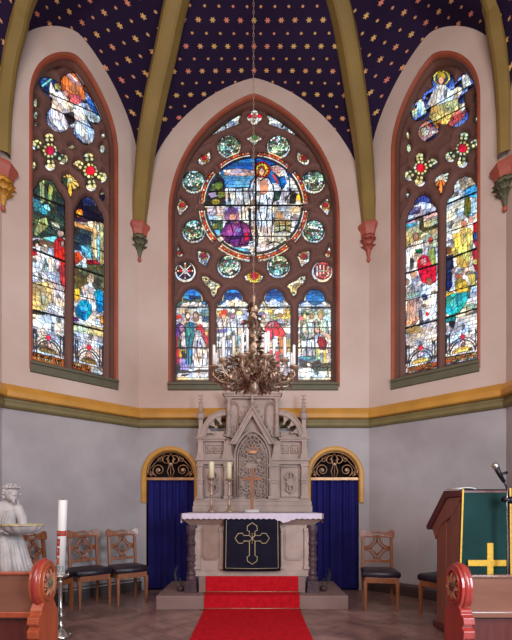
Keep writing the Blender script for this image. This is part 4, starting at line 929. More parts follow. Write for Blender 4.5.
art(Wr, *OC, [
 ('P', (206,24,56), 'n', [140,-20,236,-20,236,60,200,80,160,60,145,20]), ('E', (200,150,120), '-', 86,62,13,18), ('E', (206,150,120), '-', 122,28,18,20), ('P', (214,200,190), 'v', [78,110,110,70,160,90,158,130,90,150]), ('P', (170,206,190), 's', [80,120,150,110,150,135,84,150]),
 ('P', (200,150,130), 'v', [90,155,160,140,155,240,130,280,80,285]), ('E', (150,80,60), '-', 200,60,18,20), ('P', (226,220,226), 'v', [165,110,215,85,240,130,232,180,170,190]), ('P', (60,60,90), 's', [160,130,180,120,190,150,168,160]), ('P', WH, 'n', [150,200,236,190,234,300,150,280]), ('E', RED, '-', 190,226,8,10), ('P', (90,90,110), 'v', [150,205,160,205,172,270,160,285,152,270]),
 ('P', (190,170,120), 'h', [74,290,150,285,170,310,100,330,74,320]),
 ('P', (26,26,60), 'v', [284,20,316,10,318,80,300,110,284,110]), ('P', (30,50,130), 'v', [288,30,302,20,300,90,290,90]), ('E', (206,120,90), '-', 350,30,20,18), ('E', WH, '-', 350,8,20,14), ('P', (226,180,66), 'n', [330,60,360,40,395,60,410,110,370,120,335,110]), ('P', (226,180,70), 's', [284,118,320,110,332,128,290,136]), ('P', (230,196,90), 'v', [400,20,440,20,440,70,410,90]),
 ('P', (40,180,190), 'n', [282,150,310,125,350,118,400,112,416,135,385,180,350,220,310,235,280,220]), ('P', (90,206,206), 'v', [300,160,330,140,345,180,320,210]), ('P', (20,140,170), 's', [282,240,340,238,330,280,285,270]), ('P', DRK, 's', [300,262,335,262,325,300,300,285]),
 ('P', (226,226,230), 'g', [416,90,464,70,464,200,350,225,385,180]), ('P', (150,206,190), 'g', [388,180,430,170,432,195,390,205]), ('P', (214,214,214), 'g', [345,230,464,205,464,275,345,290]),
])
canopy(Wr, (390,270), 5.12, 74, 238, 506, -.19, 0, 1); canopy(Wr, (390,270), 5.12, 278, 464, 452, -.18, 0, 2)
art(Wr, *OC, [('F', (150,66,30), '-', [90,500,238,470,238,500,90,524]), ('F', (150,66,30), '-', [284,452,442,420,442,448,284,482])])
squiggle(Wr, *OC, 94, 236, 502, 510, -.19, 14, (240,214,150), 12); squiggle(Wr, *OC, 100, 236, 514, 520, -.19, 13, (240,214,150), 17)
squiggle(Wr, *OC, 290, 440, 453, 463, -.2, 14, (240,214,150), 13); squiggle(Wr, *OC, 300, 440, 467, 477, -.2, 13, (240,214,150), 14)
for o_, g in ((OB, [74,348,244,286]), (OB, [74,610,244,558]), (OB, [280,258,468,180]), (OB, [280,540,468,470]), (OC, [74,300,240,258]), (OC, [278,248,466,192])): Wr.line(zm(*o_[0], o_[1], g), .75)
for o_, g in ((OB, [74,480,244,430]), (OB, [280,400,468,340]), (OC, [74,160,240,118]), (OC, [278,120,466,70])): Wr.line(zm(*o_[0], o_[1], g), .3)
Wr.finish(root3); sill(root3, WIN['R'], 120.6, 110.3, WIN['R']['c']-38.5, WIN['R']['c']+38.5)

# ------------------------------------------------------------ doorways: gilt surround, bronze grille, curtain
def doorway(cx, side):
    P = PB; tag_ = 'left' if side < 0 else 'right'
    b = MB(); rows = []
    for o, n_ in ((4.6,0),(4.6,1.6),(3.4,2.2),(1.2,2.2),(0,1.2),(0,-3)):
        rows.append([(cx+x, 411-n_, z) for x, z in round_arch(24+o, 30, 2.5)])
    b.grid(rows)
    for k_ in (0, -1): b.add([r[k_] for r in rows], [(0,1,2,3,4,5)])
    b.build('trim_door_arch_'+tag_, M['gold'], kind='structure')
    g = empty('fanlight_grille', (cx,409.5,25), label='%s bronze scrollwork fanlight grille over the blue curtain' % tag_, cat='grille', group='fanlight grilles')
    y = 413.
    b = MB(); b.tube([(cx-23.3*math.cos(PI*i/24), y, 30+23.3*math.sin(PI*i/24)) for i in range(25)], .9, 8)
    b.box(cx-24, cx+24, y-1, y+.8, 25, 27.6); b.build('rim', M['grille'], g)
    b = MB()
    def spiral(x, z, r0, turns, s, a0=0):
        return [(x+s*r0*(1-.8*i/24)*math.cos(a0+turns*2*PI*i/24), y, z+r0*(1-.8*i/24)*math.sin(a0+turns*2*PI*i/24)) for i in range(25)]
    for s in (-1, 1):
        b.tube(spiral(cx+s*12, 35, 6.6, 1.6, s, -1.2), .55, 6); b.tube(spiral(cx+s*4, 45, 5, 1.2, -s, 1.0), .5, 6)
        b.tube(spiral(cx+s*11, 46, 3, 1.3, s, 2.0), .45, 6); b.tube(spiral(cx+s*20, 31, 2.6, 1.3, s, .4), .4, 6)
        b.tube([(cx+s*1.5, y, 28), (cx+s*3.4, y, 34), (cx+s*1.2, y, 40), (cx+s*3.6, y, 46), (cx, y, 52)], .6, 6)
        b.tube([(cx+s*19, y, 28), (cx+s*21, y, 36), (cx+s*15, y, 43), (cx+s*6, y, 51)], .45, 6)
    b.tube([(cx, y, 27), (cx, y, 40)], .5, 6); b.build('scrollwork', M['grille'], g)
    b = MB()
    for bx_, bz_, br_ in ((-12,35,1.9),(12,35,1.9),(-20,31,1),(20,31,1),(0,41,1.6)): b = MB(); b.ell((cx+bx_, y-.8, bz_), (br_,.9,br_)); b.build('boss', M['brass'], g)
    # curtain with deep folds
    b = MB(); rows = []; n = 90; rr = random.Random(11+side); ph = [rr.uniform(0,6) for _ in range(4)]
    for k_ in range(13):
        t = k_/12; z = 25-(110-.6)*t; row = []
        for i in range(n+1):
            u = i/n; amp = 1.1+.5*math.sin(3*t+ph[3])
            row.append((cx-23.4+46.8*u, 415.5+amp*(math.sin(u*46+ph[0]+.4*math.sin(t*3))+.6*math.sin(u*27+ph[1]))+.5*math.sin(u*90+ph[2]), z))
        rows.append(row)
    b.grid(rows, smooth=True)
    cu = b.build('curtain', M['curtain'], None, label='long blue curtain hanging in the %s arched doorway' % tag_, cat='curtain', group='blue doorway curtains')
    b = MB(); b.tube([(cx-24, 415.5, 25.6), (cx+24, 415.5, 25.6)], .6, 8); b.build('rail', M['brass'], cu)
doorway(-83.7, -1); doorway(80.8, 1)
# ------------------------------------------------------------ steps and carpet
AC = -1.7                     # the altar stands a little left of the room's axis
b = MB(); b.box(-79.5, 76.5, 333, 398, FL, -73.7); b.build('altar_platform', M['stepstone'], None, bevel=.5, label='wide low stone platform carrying the altar', cat='platform')
b = MB(); b.box(AC-44.6, AC+44.6, 344, 398, -73.7, -60.2); b.build('altar_step', M['stepstone'], None, bevel=.5, label='upper stone step under the altar, on the low platform', cat='step')
b = MB(); x0, x1 = AC-38.7, AC+38.7
prof = [(346.1,-59.8),(343.5,-59.6),(343.2,-60.4),(343.3,-72.4),(342.8,-73.1),(333.5,-73.2),(332.4,-73.5),(332.3,-83.6),(331.5,-84.4)]
xs = [x0+(x1-x0)*i/20 for i in range(21)]
rows = [[(x, y, z) for x in xs] for y, z in prof]
far = []
for i in range(1, 30):
    y = 331.5-i*7.0
    rows.append([(x, y, -84.45+.12*math.sin(i*.9)+.1*math.sin(x*.2)) for x in xs])
b.grid(rows, smooth=False)
rl_ = b.build('carpet_runner', M['carpet'], None, label='bright red carpet runner covering the altar steps and aisle', cat='carpet')
for zz, yy in ((-72.2,343.0),(-83.4,332.0)):
    b = MB(); b.tube([(x0-2.2, yy-.6, zz), (x1+2.2, yy-.6, zz)], .35, 6)
    for s in (x0-1.6, x1+1.6): b.ell((s, yy-.6, zz), .8)
    b.build('stair_rod', M['brass'], rl_)
# ------------------------------------------------------------ retable
RT = empty('altar_retable', (AC, 392, -60.2), label='tall carved pale stone gothic retable standing behind the altar', cat='retable')
YF = 396.; K = YF/F
def rx(x): return (x-CX)*K
def rz(y): return (HY-y)*K
def rbox(b, x0, y0, x1, y1, f, bk=402): b.box(rx(x0), rx(x1), YF-f, bk, rz(y1), rz(y0))
b = MB(); rbox(b, 197, 462, 308, 567.4, -1); rbox(b, 199, 441, 306.5, 462, -1.5); rbox(b, 226, 399, 279, 441, -1)
b.build('back_slab', M['stone'], RT, bevel=.3)
b = MB()
for x0, y0, x1, y1, f in ((195.5,459,235.5,461,4),(269,459,310,461,4),(197,461,235.5,464.5,2.5),(269,461,308.5,464.5,2.5),(196.5,437.5,226,439.5,3),(197.5,439.5,225,441.5,2),(278.5,437.5,309,439.5,3),(279.5,439.5,308,441.5,2),
    (222.5,393,282.5,395,4.5),(224,395,281,397,3.5),(225,397,280,399,2.2),(195,499,310,501.5,3),(194,501.5,311,506,4.5),(193.5,506,311.5,512,6),(224,434.5,281,436,1.6)):
    b = MB(); rbox(b, x0, y0, x1, y1, f); b.build('cornice', M['stone'], RT, bevel=.35)
for x0, x1 in ((197.6,203),(224.5,232),(268.8,278.2),(301,307.6)):
    b = MB(); rbox(b, x0, 464, x1, 499, 3.4); rbox(b, x0-.7, 479, x1+.7, 481, 4.4); rbox(b, x0-.7, 482.5, x1+.7, 483.6, 4.2); rbox(b, x0-.8, 464, x1+.8, 467, 4.4); rbox(b, x0-.8, 496, x1+.8, 499, 4.6)
    b.build('pilaster', M['stone'], RT, bevel=.3)
for x0, x1 in ((198,204),(223.6,232),(272.8,281),(301,307)):       # flared buttress bases between the cornices
    b = MB(); c_ = (x0+x1)/2; h_ = (x1-x0)/2
    pr = [(h_*.85,441.5),(h_*.85,447),(h_*1.0,453),(h_*1.35,457),(h_*1.45,459)]
    poly = [(rx(c_-a), rz(y)) for a, y in pr]+[(rx(c_+a), rz(y)) for a, y in reversed(pr)]
    b.prism(poly, YF-3.4, 400); b.build('buttress', M['stone'], RT, bevel=.3)
# colonnettes of the upper stage
for x in (228.8, 276.6):
    b = MB(); b.lathe([(3,rz(437.5)),(3,rz(435)),(2.4,rz(433)),(2.4,rz(429)),(2.9,rz(427.5)),(2.2,rz(426)),(1.9,rz(423)),(1.9,rz(416)),(2.9,rz(414.5)),(2,rz(413)),(1.9,rz(403)),(3,rz(400)),(3.2,rz(399))], (rx(x), YF-1.5, 0), 8, smooth=False)
    b.build('colonnette', M['stone'], RT)
# gable with crockets and finial
b = MB()
for s in (-1, 1):
    bx_ = 252.3+s*19.2; p = [(252.3, 408.5), (bx_+s*1.6, 445), (bx_-s*3.2, 445), (252.3, 416.5)]
    b.prism([(rx(x), rz(y)) for x, y in p], YF-5.2, 400)
    p = [(252.3, 405.8), (bx_+s*3.4, 445), (bx_+s*1.2, 445), (252.3, 409.6)]
    b.prism([(rx(x), rz(y)) for x, y in p], YF-6.6, YF-2)
b.build('gable', M['stone'], RT, bevel=.3)
for s in (-1, 1):
    for i in range(7):
        b = MB(); t = (i+.6)/7.4; x, y = 252.3+s*(1.5+20*t), 406.5+36*t
        b.ell((rx(x+s*1.0), YF-5.5, rz(y-1.0)), (1.3,1.2,1.2), 8, 6); b.leaf((rx(x), YF-5.8, rz(y)), (s*.9,-.2,.5), (0,-.3,1), 4.4, 1.7, 1.4); b.build('crocket', M['stone'], RT)
b = MB()
b.lathe([(1.2,0),(1,3),(2.2,4.5),(.9,6),(1.9,8),(.8,9.5),(.3,12)], (rx(252.3), YF-5, rz(407)), 8)
for k_ in range(6): b.leaf((rx(252.3), YF-5.2, rz(402)), (math.cos(k_*PI/3), math.sin(k_*PI/3)*.6, .6), (0,0,1), 3.4, 1.4, 1.2)
b.build('finial', M['stone'], RT)
# pointed niche with cusps and reliefs
def gothic(cx, hw, ys, ya, yb, n=12):
    return [(cx-hw, yb)]+[(cx-hw*(1-i/n)**1.0*math.cos(0)*(1 if i == 0 else 1), 0) for i in range(0)]+[(cx-hw*math.cos(PI/2*i/n)**1.25, ys-(ys-ya)*math.sin(PI/2*i/n)) for i in range(n+1)]+[(cx+hw*math.cos(PI/2*i/n)**1.25, ys-(ys-ya)*math.sin(PI/2*i/n)) for i in reversed(range(n))]+[(cx+hw, yb)]
b = MB()
for hw, ya, f, r in ((17.4,431.5,4.2,1.1),(14.8,435.5,3.2,.8),(12.6,439.5,2.2,.6)):
    pts = gothic(252.3, hw, 458, ya, 497); b.tube([(rx(x), YF-f+1, rz(y)) for x, y in pts], r, 8)
for hw, f in ((16,1.2),(14,.4)):
    pass
for i in range(9):
    t = PI*(i+.5)/9; x, y = 252.3-11.6*math.cos(t), 455-17*math.sin(t); b.torus((rx(x), YF-2, rz(y)), 1.9, .5, 'y', 10, 5)
b.build('niche_moulding', M['stone'], RT)
b = MB(); rr = random.Random(4)
def relief(b, x0, x1, y0, y1, n, r=1.1, f=1.0):
    for i in range(n):
        x, y = rr.uniform(x0, x1), rr.uniform(y0, y1)
        a = rr.uniform(0, 6.28); q = []
        for k_ in range(8): q.append((rx(x)+r*2.0*math.cos(a+k_*.7)*(1-k_*.09), YF-f-.3*math.sin(k_), rz(y)+r*2.0*math.sin(a+k_*.7)*(1-k_*.09)))
        b.tube(q, [r*.42]*7+[r*.7], 6)
relief(b, 240, 265, 438, 497, 85, 1.35, 1.1)
# lamb and banner-like central figure in relief
b.ell((rx(251), YF-1.5, rz(466)), (6.5,1.8,3.6)); b.ell((rx(258), YF-2.2, rz(461)), (2.4,1.6,2.2))
for q in (-4,-1.5,2.5,5): b.tube([(rx(251+q), YF-1.8, rz(468)), (rx(251+q), YF-1.8, rz(474))], .7, 6)
b.build('niche_relief', M['stone'], RT)
b = MB(); b.ell((rx(252.3), YF-2.6, rz(452.5)), (4.5,1.1,1.5)); 
for q in range(7): t = PI*q/6; b.tube([(rx(252.3)+3.5*math.cos(t), YF-2.8, rz(451)+2*math.sin(t)), (rx(252.3)+6.6*math.cos(t), YF-2.8, rz(451)+4.6*math.sin(t))], .35, 5)
b.build('gilded_glory', mat('gilded_relief', (230,160,110), .5, var=.2), RT)
for x0, x1, sgn in ((204.8,222.5,-1),(281,299.5,1)):
    b = MB()
    fr = [(x0,467),(x1,467),(x1,497),(x0,497),(x0,467)]
    b.tube([(rx(x), YF-.2, rz(y)) for x, y in fr], .55, 6)
    cxp = (x0+x1)/2
    for s in (-1, 1):
        b.tube([(rx(cxp+s*5.5*math.cos(a)*(1-.1*a)), YF-1, rz(476+5*math.sin(a)*(1-.06*a))) for a in [k_*.45 for k_ in range(12)]], .75, 6)
        b.tube([(rx(cxp+s*4.5*math.cos(a)*(1-.1*a)), YF-1, rz(488+4.5*math.sin(a)*(1-.06*a))) for a in [k_*.45 for k_ in range(12)]], .7, 6)
    b.tube([(rx(cxp), YF-1.2, rz(472)), (rx(cxp+1), YF-1.4, rz(480)), (rx(cxp-1), YF-1.4, rz(487)), (rx(cxp), YF-1.2, rz(494))], .9, 6)
    for k_ in range(8): b.leaf((rx(cxp), YF-1.2, rz(482)), (math.cos(k_*.785), -.2, math.sin(k_*.785)), (0,-1,0), 5.5, 1.4, .6)
    b.build('relief_panel', M['stone'], RT)
for xa in ((206,214.5),(281.5,291.2)):      # square rosette panels
    for x0 in xa:
        b = MB(); x1 = x0+7.2
        b.tube([(rx(x), YF+.6, rz(y)) for x, y in ((x0,445),(x1,445),(x1,453),(x0,453),(x0,445))], .5, 6)
        for k_ in range(4):
            a = k_*PI/2+PI/4; b.ell((rx((x0+x1)/2)+1.7*math.cos(a), YF+.4, rz(449)+1.7*math.sin(a)), (1.2,.7,1.2), 8, 6)
        b.ell((rx((x0+x1)/2), YF, rz(449)), (.9,.8,.9), 8, 6); b.build('square_panel', M['stone'], RT)
for s in (-1, 1):        # flying half arches with cusps, pinnacles
    X_ = lambda x: 252.3+s*(x-252.3)
    b = MB(); out = []; inn = []
    for i in range(15):
        t = PI/2*i/14; out.append((X_(279+24.2*math.cos(t)), 438-27*math.sin(t))); inn.append((X_(279+20*math.cos(t)), 438-22.5*math.sin(t)))
    poly = [(rx(x), rz(y)) for x, y in out+list(reversed(inn))]; b.prism(poly, YF-2.5, 399)
    b.tube([(rx(x), YF-2.6, rz(y)) for x, y in out], .9, 6); b.tube([(rx(x), YF-2.6, rz(y)) for x, y in inn], .6, 6)
    for i in range(3):
        t = PI/2*(i+.75)/3.6; px_, py_ = X_(279+13.2*math.cos(t)), 438-15.2*math.sin(t); pol = []
        for k_ in range(9):
            u = -1+k_/4; rr0 = 20.2-6.6*math.exp(-(u*2.4)**2); pol.append((rx(X_(279+rr0*math.cos(t+u*.25))), rz(438-rr0*1.12*math.sin(t+u*.25))))
        b.prism([(rx(X_(279+21*math.cos(t-.27))), rz(438-23.4*math.sin(t-.27)))]+pol+[(rx(X_(279+21*math.cos(t+.27))), rz(438-23.4*math.sin(t+.27)))], YF-1.8, 398.5)
        b.ell((rx(px_), YF-1, rz(py_)), (1.5,1.3,1.5), 8, 6)
    rbox(b, min(X_(281), X_(301)), 431, max(X_(281), X_(301)), 438, -2)
    b.build('flying_arch', M['stone'], RT)
    b = MB(); cxp = X_(303.6)
    rbox(b, cxp-2.6, 430, cxp+2.6, 438, 3); rbox(b, cxp-2, 417, cxp+2, 430, 2.2); rbox(b, cxp-3.1, 435, cxp+3.1, 438, 4)
    b.lathe([(2.4,rz(420)),(4.2,rz(418)),(4.0,rz(414)),(1.6,rz(412)),(1.1,rz(405)),(.9,rz(400)),(.3,rz(395))], (rx(cxp), YF-.5, 0), 8)
    for i in range(5):
        for sg in (-1, 1): b.ell((rx(cxp)+sg*1.6, YF-1, rz(396+i*3.6)), (.9,.8,.7), 7, 5)
    for k_ in range(6): b.leaf((rx(cxp), YF-1.6, rz(414.5)), (math.cos(k_), -.6, math.sin(k_)), (0,-1,0), 4, 1.8, 1.2)
    b.build('pinnacle', M['stone'], RT)
    b = MB()      # tracery lancet beside the gable
    for r in (0, 1):
        pts = gothic(X_(270.5), 5.4-r*1.4, 410, 401.5+r*2, 432); b.tube([(rx(x), YF-.4, rz(y)) for x, y in pts], .4, 6)
    b.build('blind_lancet', M['stone'], RT)
# ------------------------------------------------------------ altar
AL = empty('altar', (AC, 364, -60.2), label='stone altar table with dark carved side columns under a white cloth', cat='altar')
YA = 348.; KA = YA/F
def ax(x): return (x-CX)*KA
def az(y): return (HY-y)*KA
b = MB(); b.box(ax(194), ax(310), YA, 381, -60.2, az(524)); b.build('body', M['stone'], AL, bevel=.4)
b = MB(); b.box(ax(192.5), ax(311), YA-1.6, YA+2, -60.2, az(571)); b.box(ax(193.2), ax(310.5), YA-1.0, YA+2, az(571), az(569.5)); b.box(ax(194), ax(222), YA-.9, YA+1, az(526), az(523)); b.box(ax(282), ax(310), YA-.9, YA+1, az(526), az(523))
b.build('plinth', M['stone'], AL, bevel=.35)
for x0, x1 in ((202,219),(284,303)):
    b = MB(); pr = []
    for o in (0, 1.4):
        q = [(x0+o,527+o),(x0+2.5+o,525+o),(x1-2.5-o,525+o),(x1-o,527+o),(x1-o,557-o),(x1-2.5-o,560-o),(x0+2.5+o,560-o),(x0+o,557-o)]; pr.append(q)
    b.prism([(ax(x), az(y)) for x, y in pr[0]], YA-1.1, YA); b.prism([(ax(x), az(y)) for x, y in pr[1]], YA-1.8, YA-1)
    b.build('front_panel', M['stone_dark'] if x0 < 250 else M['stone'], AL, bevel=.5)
for x0, x1 in ((195,200.5),(219.8,223.6),(281,283.4),(304,308.5)):
    b = MB(); b.box(ax(x0), ax(x1), YA-2, YA+.5, az(569), az(531)); b.box(ax(x0)-.5, ax(x1)+.5, YA-2.6, YA+.5, az(531), az(528)); b.box(ax(x0)-.5, ax(x1)+.5, YA-2.6, YA+.5, az(569), az(566)); b.build('front_pier', M['stone'], AL, bevel=.3)
b = MB(); b.box(ax(182), ax(322.5), YA-6, 385, -11.4, -7.2); b.frustum((ax(190), ax(314), YA-1, 382), -17, (ax(182.5), ax(322), YA-5.5, 384.5), -11.4)
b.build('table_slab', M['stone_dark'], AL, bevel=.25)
for s in (-1, 1):
    cxp = ax(252+s*60.2); cy = YA-3.0
    b = MB(); z0 = -73.7; r = 4.1
    b.box(cxp-4.9, cxp+4.9, cy-2, cy+8, z0, z0+4); b.box(cxp-4.4, cxp+4.4, cy-1.4, cy+7.4, z0+4, z0+10)
    b.lathe([(4.8,z0+10),(5,z0+12),(3.8,z0+14),(4.3,z0+16),(3.5,z0+18),(3.5,z0+26),(4.3,z0+27),(4.3,z0+29),(3.5,z0+30),(3.5,z0+40),(4.3,z0+41),(4.3,z0+42.5),(3.5,z0+43.5),(3.5,z0+48),(4.2,z0+51),(4.6,z0+53),(4.6,-16.9)], (cxp, cy+3, 0), 10, smooth=False)
    for lv in range(9):
        for k_ in range(6):
            a = k_*PI/3+lv*.5; b.leaf((cxp+3.2*math.cos(a), cy+3+3.2*math.sin(a), z0+15+lv*4.5), (math.cos(a)*.5, math.sin(a)*.5, 1), (math.cos(a)*.3, math.sin(a)*.3, 1), 4.2, 1.3, .5)
    b.build('side_column', M['carved'], AL)
# white cloth with scalloped lace edge
b = MB(); x0, x1 = ax(183.6), ax(320.4); y0, y1 = YA-7.0, 385.5; n = 130; drop = 3.4
def wob(x, q=0): return .25*math.sin(x*.35+q)+.15*math.sin(x*.9)
top = []; 
ring = []
for i in range(n+1): ring.append((x0+(x1-x0)*i/n, y0, 0,-1))
for i in range(1, 40): ring.append((x1, y0+(y1-y0)*i/40, 1,0))
ring2 = [(x0, y1-(y1-y0)*i/40, -1,0) for i in range(0, 41)]
def skirt(pts, dr, side=False):
    rows = []
    for k_, t in enumerate((0,.12,.45,.8,1)):
        row = []
        for i, (x, y, nx_, ny_) in enumerate(pts):
            d = dr(x, y); sc = (.75*abs(math.sin(i*.62)) if k_ == 4 else 0); fl = (.5+.9*t)*(1 if t > 0 else 0)+t*.5*math.sin(i*.5)
            row.append((x+nx_*fl*.8, y+ny_*fl*.8, -6.9-d*t-sc))
        rows.append(row)
    return rows
dr = lambda x, y: drop+(7*max(0, 1-abs(x-ax(283))/10) if x > ax(271) and x < ax(300) else 0)
b.grid(skirt(ring[:n+1], lambda x, y: drop+.7+(3.4*max(0, 1-abs(x-ax(284))/9))), True)
b.grid(skirt([(x1, y0+(y1-y0)*i/40, 1, 0) for i in range(41)], lambda x, y: 7.5), True); b.grid(skirt(ring2, lambda x, y: 7.5), True)
b.grid([[(x0+(x1-x0)*i/40, y0+(y1-y0)*j/8, -6.9+.06*math.sin(i*j)) for i in range(41)] for j in range(9)], True)
tagp(b.build('altar_cloth', M['cloth'], None), 'white lace-edged cloth spread over the stone altar table', 'tablecloth')
# navy antependium with an outlined cross
b = MB(); rows = []
for j in range(14):
    t = j/13; row = []
    for i in range(25):
        u = i/24; z = 0
        row.append((ax(224.3+(-.8*t))+(ax(279.5)-ax(224.3)+1.4*t*KA)*u, (YA-6.5 if j else YA-5)-.15*math.sin(u*6+t*2)*t, (-7.05 if j < 2 else az(519)+(az(569.6)-az(519))*t)-.25*math.sin(PI*u)*t))
    rows.append(row)
b.grid(rows, True); an = b.build('altar_frontal', M['navy'], None); sm = an.modifiers.new('s', 'SOLIDIFY'); sm.thickness = .004
tagp(an, 'dark navy velvet altar frontal with gold outlined cross', 'altar cloth')
YN = YA-7.1
def nb(x, y): return ((x-CX)*KA, YN, (HY-y)*KA)
b = MB(); b.tube([nb(227,520), nb(226.2,566.8), nb(252,567.4), nb(277.8,566.8), nb(277.2,520)], .26, 6)
b.build('border', M['thread'], an)
b = MB(); cxp, cyp = 252.2, 537.6; a = 2.7
def arm(dx, dy, L):     # outline of one arm: widening to a pointed tip
    px_, py_ = -dy, dx
    f = lambda l, w: nb(cxp+dx*l+px_*w, cyp+dy*l+py_*w)
    return [f(a, a), f(L-8.5, a), f(L-7.4, 5), f(L-3.2, 4.7), f(L, 0), f(L-3.2, -4.7), f(L-7.4, -5), f(L-8.5, -a), f(a, -a)]
for dx, dy, L in ((1,0,16.8),(0,1,25.5),(-1,0,16.8),(0,-1,15.2)): b.tube(arm(dx, dy, L), .36, 6)
for g in ([248.6,534,255.8,541.4],[255.8,534,248.6,541.4]): b.tube([nb(g[0],g[1]), nb(g[2],g[3])], .32, 6)
b.tube([nb(252.2,543), nb(252.2,532.5), nb(254.6,533), nb(254.8,535.6), nb(252.2,536.6)], .36, 6); b.build('cross_embroidery', M['thread'], an)
# ------------------------------------------------------------ altar candlesticks, cross
def candlestick(x, ytop, ybot, Y, label, ctop, w, label2):
    X, _, z0 = at(x, ybot, Y); zt = at(x, ytop, Y)[2]; z0 = -6.6; h = zt-z0
    r = empty('altar_candlestick', (X,Y,z0), label=label, cat='candlestick', group='brass altar candlesticks')
    b = MB(); b.lathe([(3.4,0),(3.5,.8),(2.6,1.6),(2.2,2.6),(1.1,3.6),(.9,5)], (X,Y,z0), 16)
    for k_ in range(3): t = k_*2.094+.5; b.ell((X+3*math.cos(t), Y+3*math.sin(t), z0+.7), (1,1,.7), 8, 6)
    b.build('foot', M['brass'], r)
    b = MB(); b.lathe([(.9,4.6),(1.7,6),(1,7.5),(.8,9),(.8,h*.45),(1.6,h*.5),(1.8,h*.53),(1,h*.57),(.8,h*.62),(.8,h*.8),(1.4,h*.84),(.9,h*.87),(1.1,h-2)], (X,Y,z0), 14); b.build('stem', M['brass'], r)
    b = MB(); b.lathe([(1.2,h-2.4),(3.6,h-1.2),(4,h-.6),(3.7,h-.4),(1.8,h-.5),(1.8,h)], (X,Y,z0), 18); b.build('drip_pan', M['brass'], r)
    b = MB(); hc = (ytop-ctop)*Y/F; b.lathe([(w,0),(w,hc-.5),(w*.85,hc),(0,hc-.2)], (X,Y,zt+.03), 16)
    c = b.build('altar_candle', M['waxc'], None); tagp(c, label2, 'candle', 'cream altar candles')
    b = MB(); b.tube([(X,Y,zt+hc-.3), (X+.1,Y,zt+hc+1)], .12, 5); b.build('wick', M['black'], c)
candlestick(211.6, 477.3, 509, 362, 'brass altar candlestick nearer the left end of the altar', 461.8, 2.35, 'thick cream candle on the candlestick nearest the altar left end')
candlestick(229.2, 478.3, 509, 362, 'brass altar candlestick next to the wooden cross', 462.4, 2.2, 'thick cream candle on the candlestick next to the wooden cross')
X, Y, z = at(252, 508, 362); z = -6.6
r = empty('standing_cross', (X,Y,z), label='plain brown wooden cross standing on the altar', cat='cross')
b = MB(); b.box(X-6, X+6, Y-3, Y+3, z, z+2.6); b.build('base', M['marble'], r, bevel=.3)
b = MB(); zt = at(0,468,362)[2]; b.box(X-1.35, X+1.35, Y-1, Y+1, z+2.6, zt); z1, z2 = at(0,480.5,362)[2], at(0,477,362)[2]; b.box(X-8.8, X-1.3, Y-.9, Y+.9, z1, z2); b.box(X+1.3, X+8.8, Y-.9, Y+.9, z1, z2)
b.build('cross_beams', M['crosswood'], r, bevel=.2)
# small potted sprigs on the platform beside the altar
for s in (-1, 1):
    X, Y, z = at(252+s*71.5, 594, 352); z = -73.7
    r = empty('palm_sprig', (X,Y,z), label='%s grey-green arching sprig on the platform beside the altar' % ('left' if s < 0 else 'right'), cat='plant', group='sprigs beside the altar')
    b = MB(); b.lathe([(2.6,0),(3.2,3.5),(3,4),(2.4,3.4),(0,3.3)], (X,Y,z), 12); b.build('pot', M['carved'], r)
    b = MB(); rr = random.Random(s+5)
    for k_ in range(9):
        dx = s*(1 if k_ < 5 else -.4)*rr.uniform(.6,1); L = rr.uniform(12,22) if k_ < 5 else rr.uniform(6,10); b.leaf((X,Y,z+3), (dx, rr.uniform(-.4,.3), rr.uniform(.7,1.1)), (dx*1.0, 0, -1), L, 1.0, rr.uniform(-1.4,-.9), 8)
    b.build('fronds', M['foliage_grey'], r)
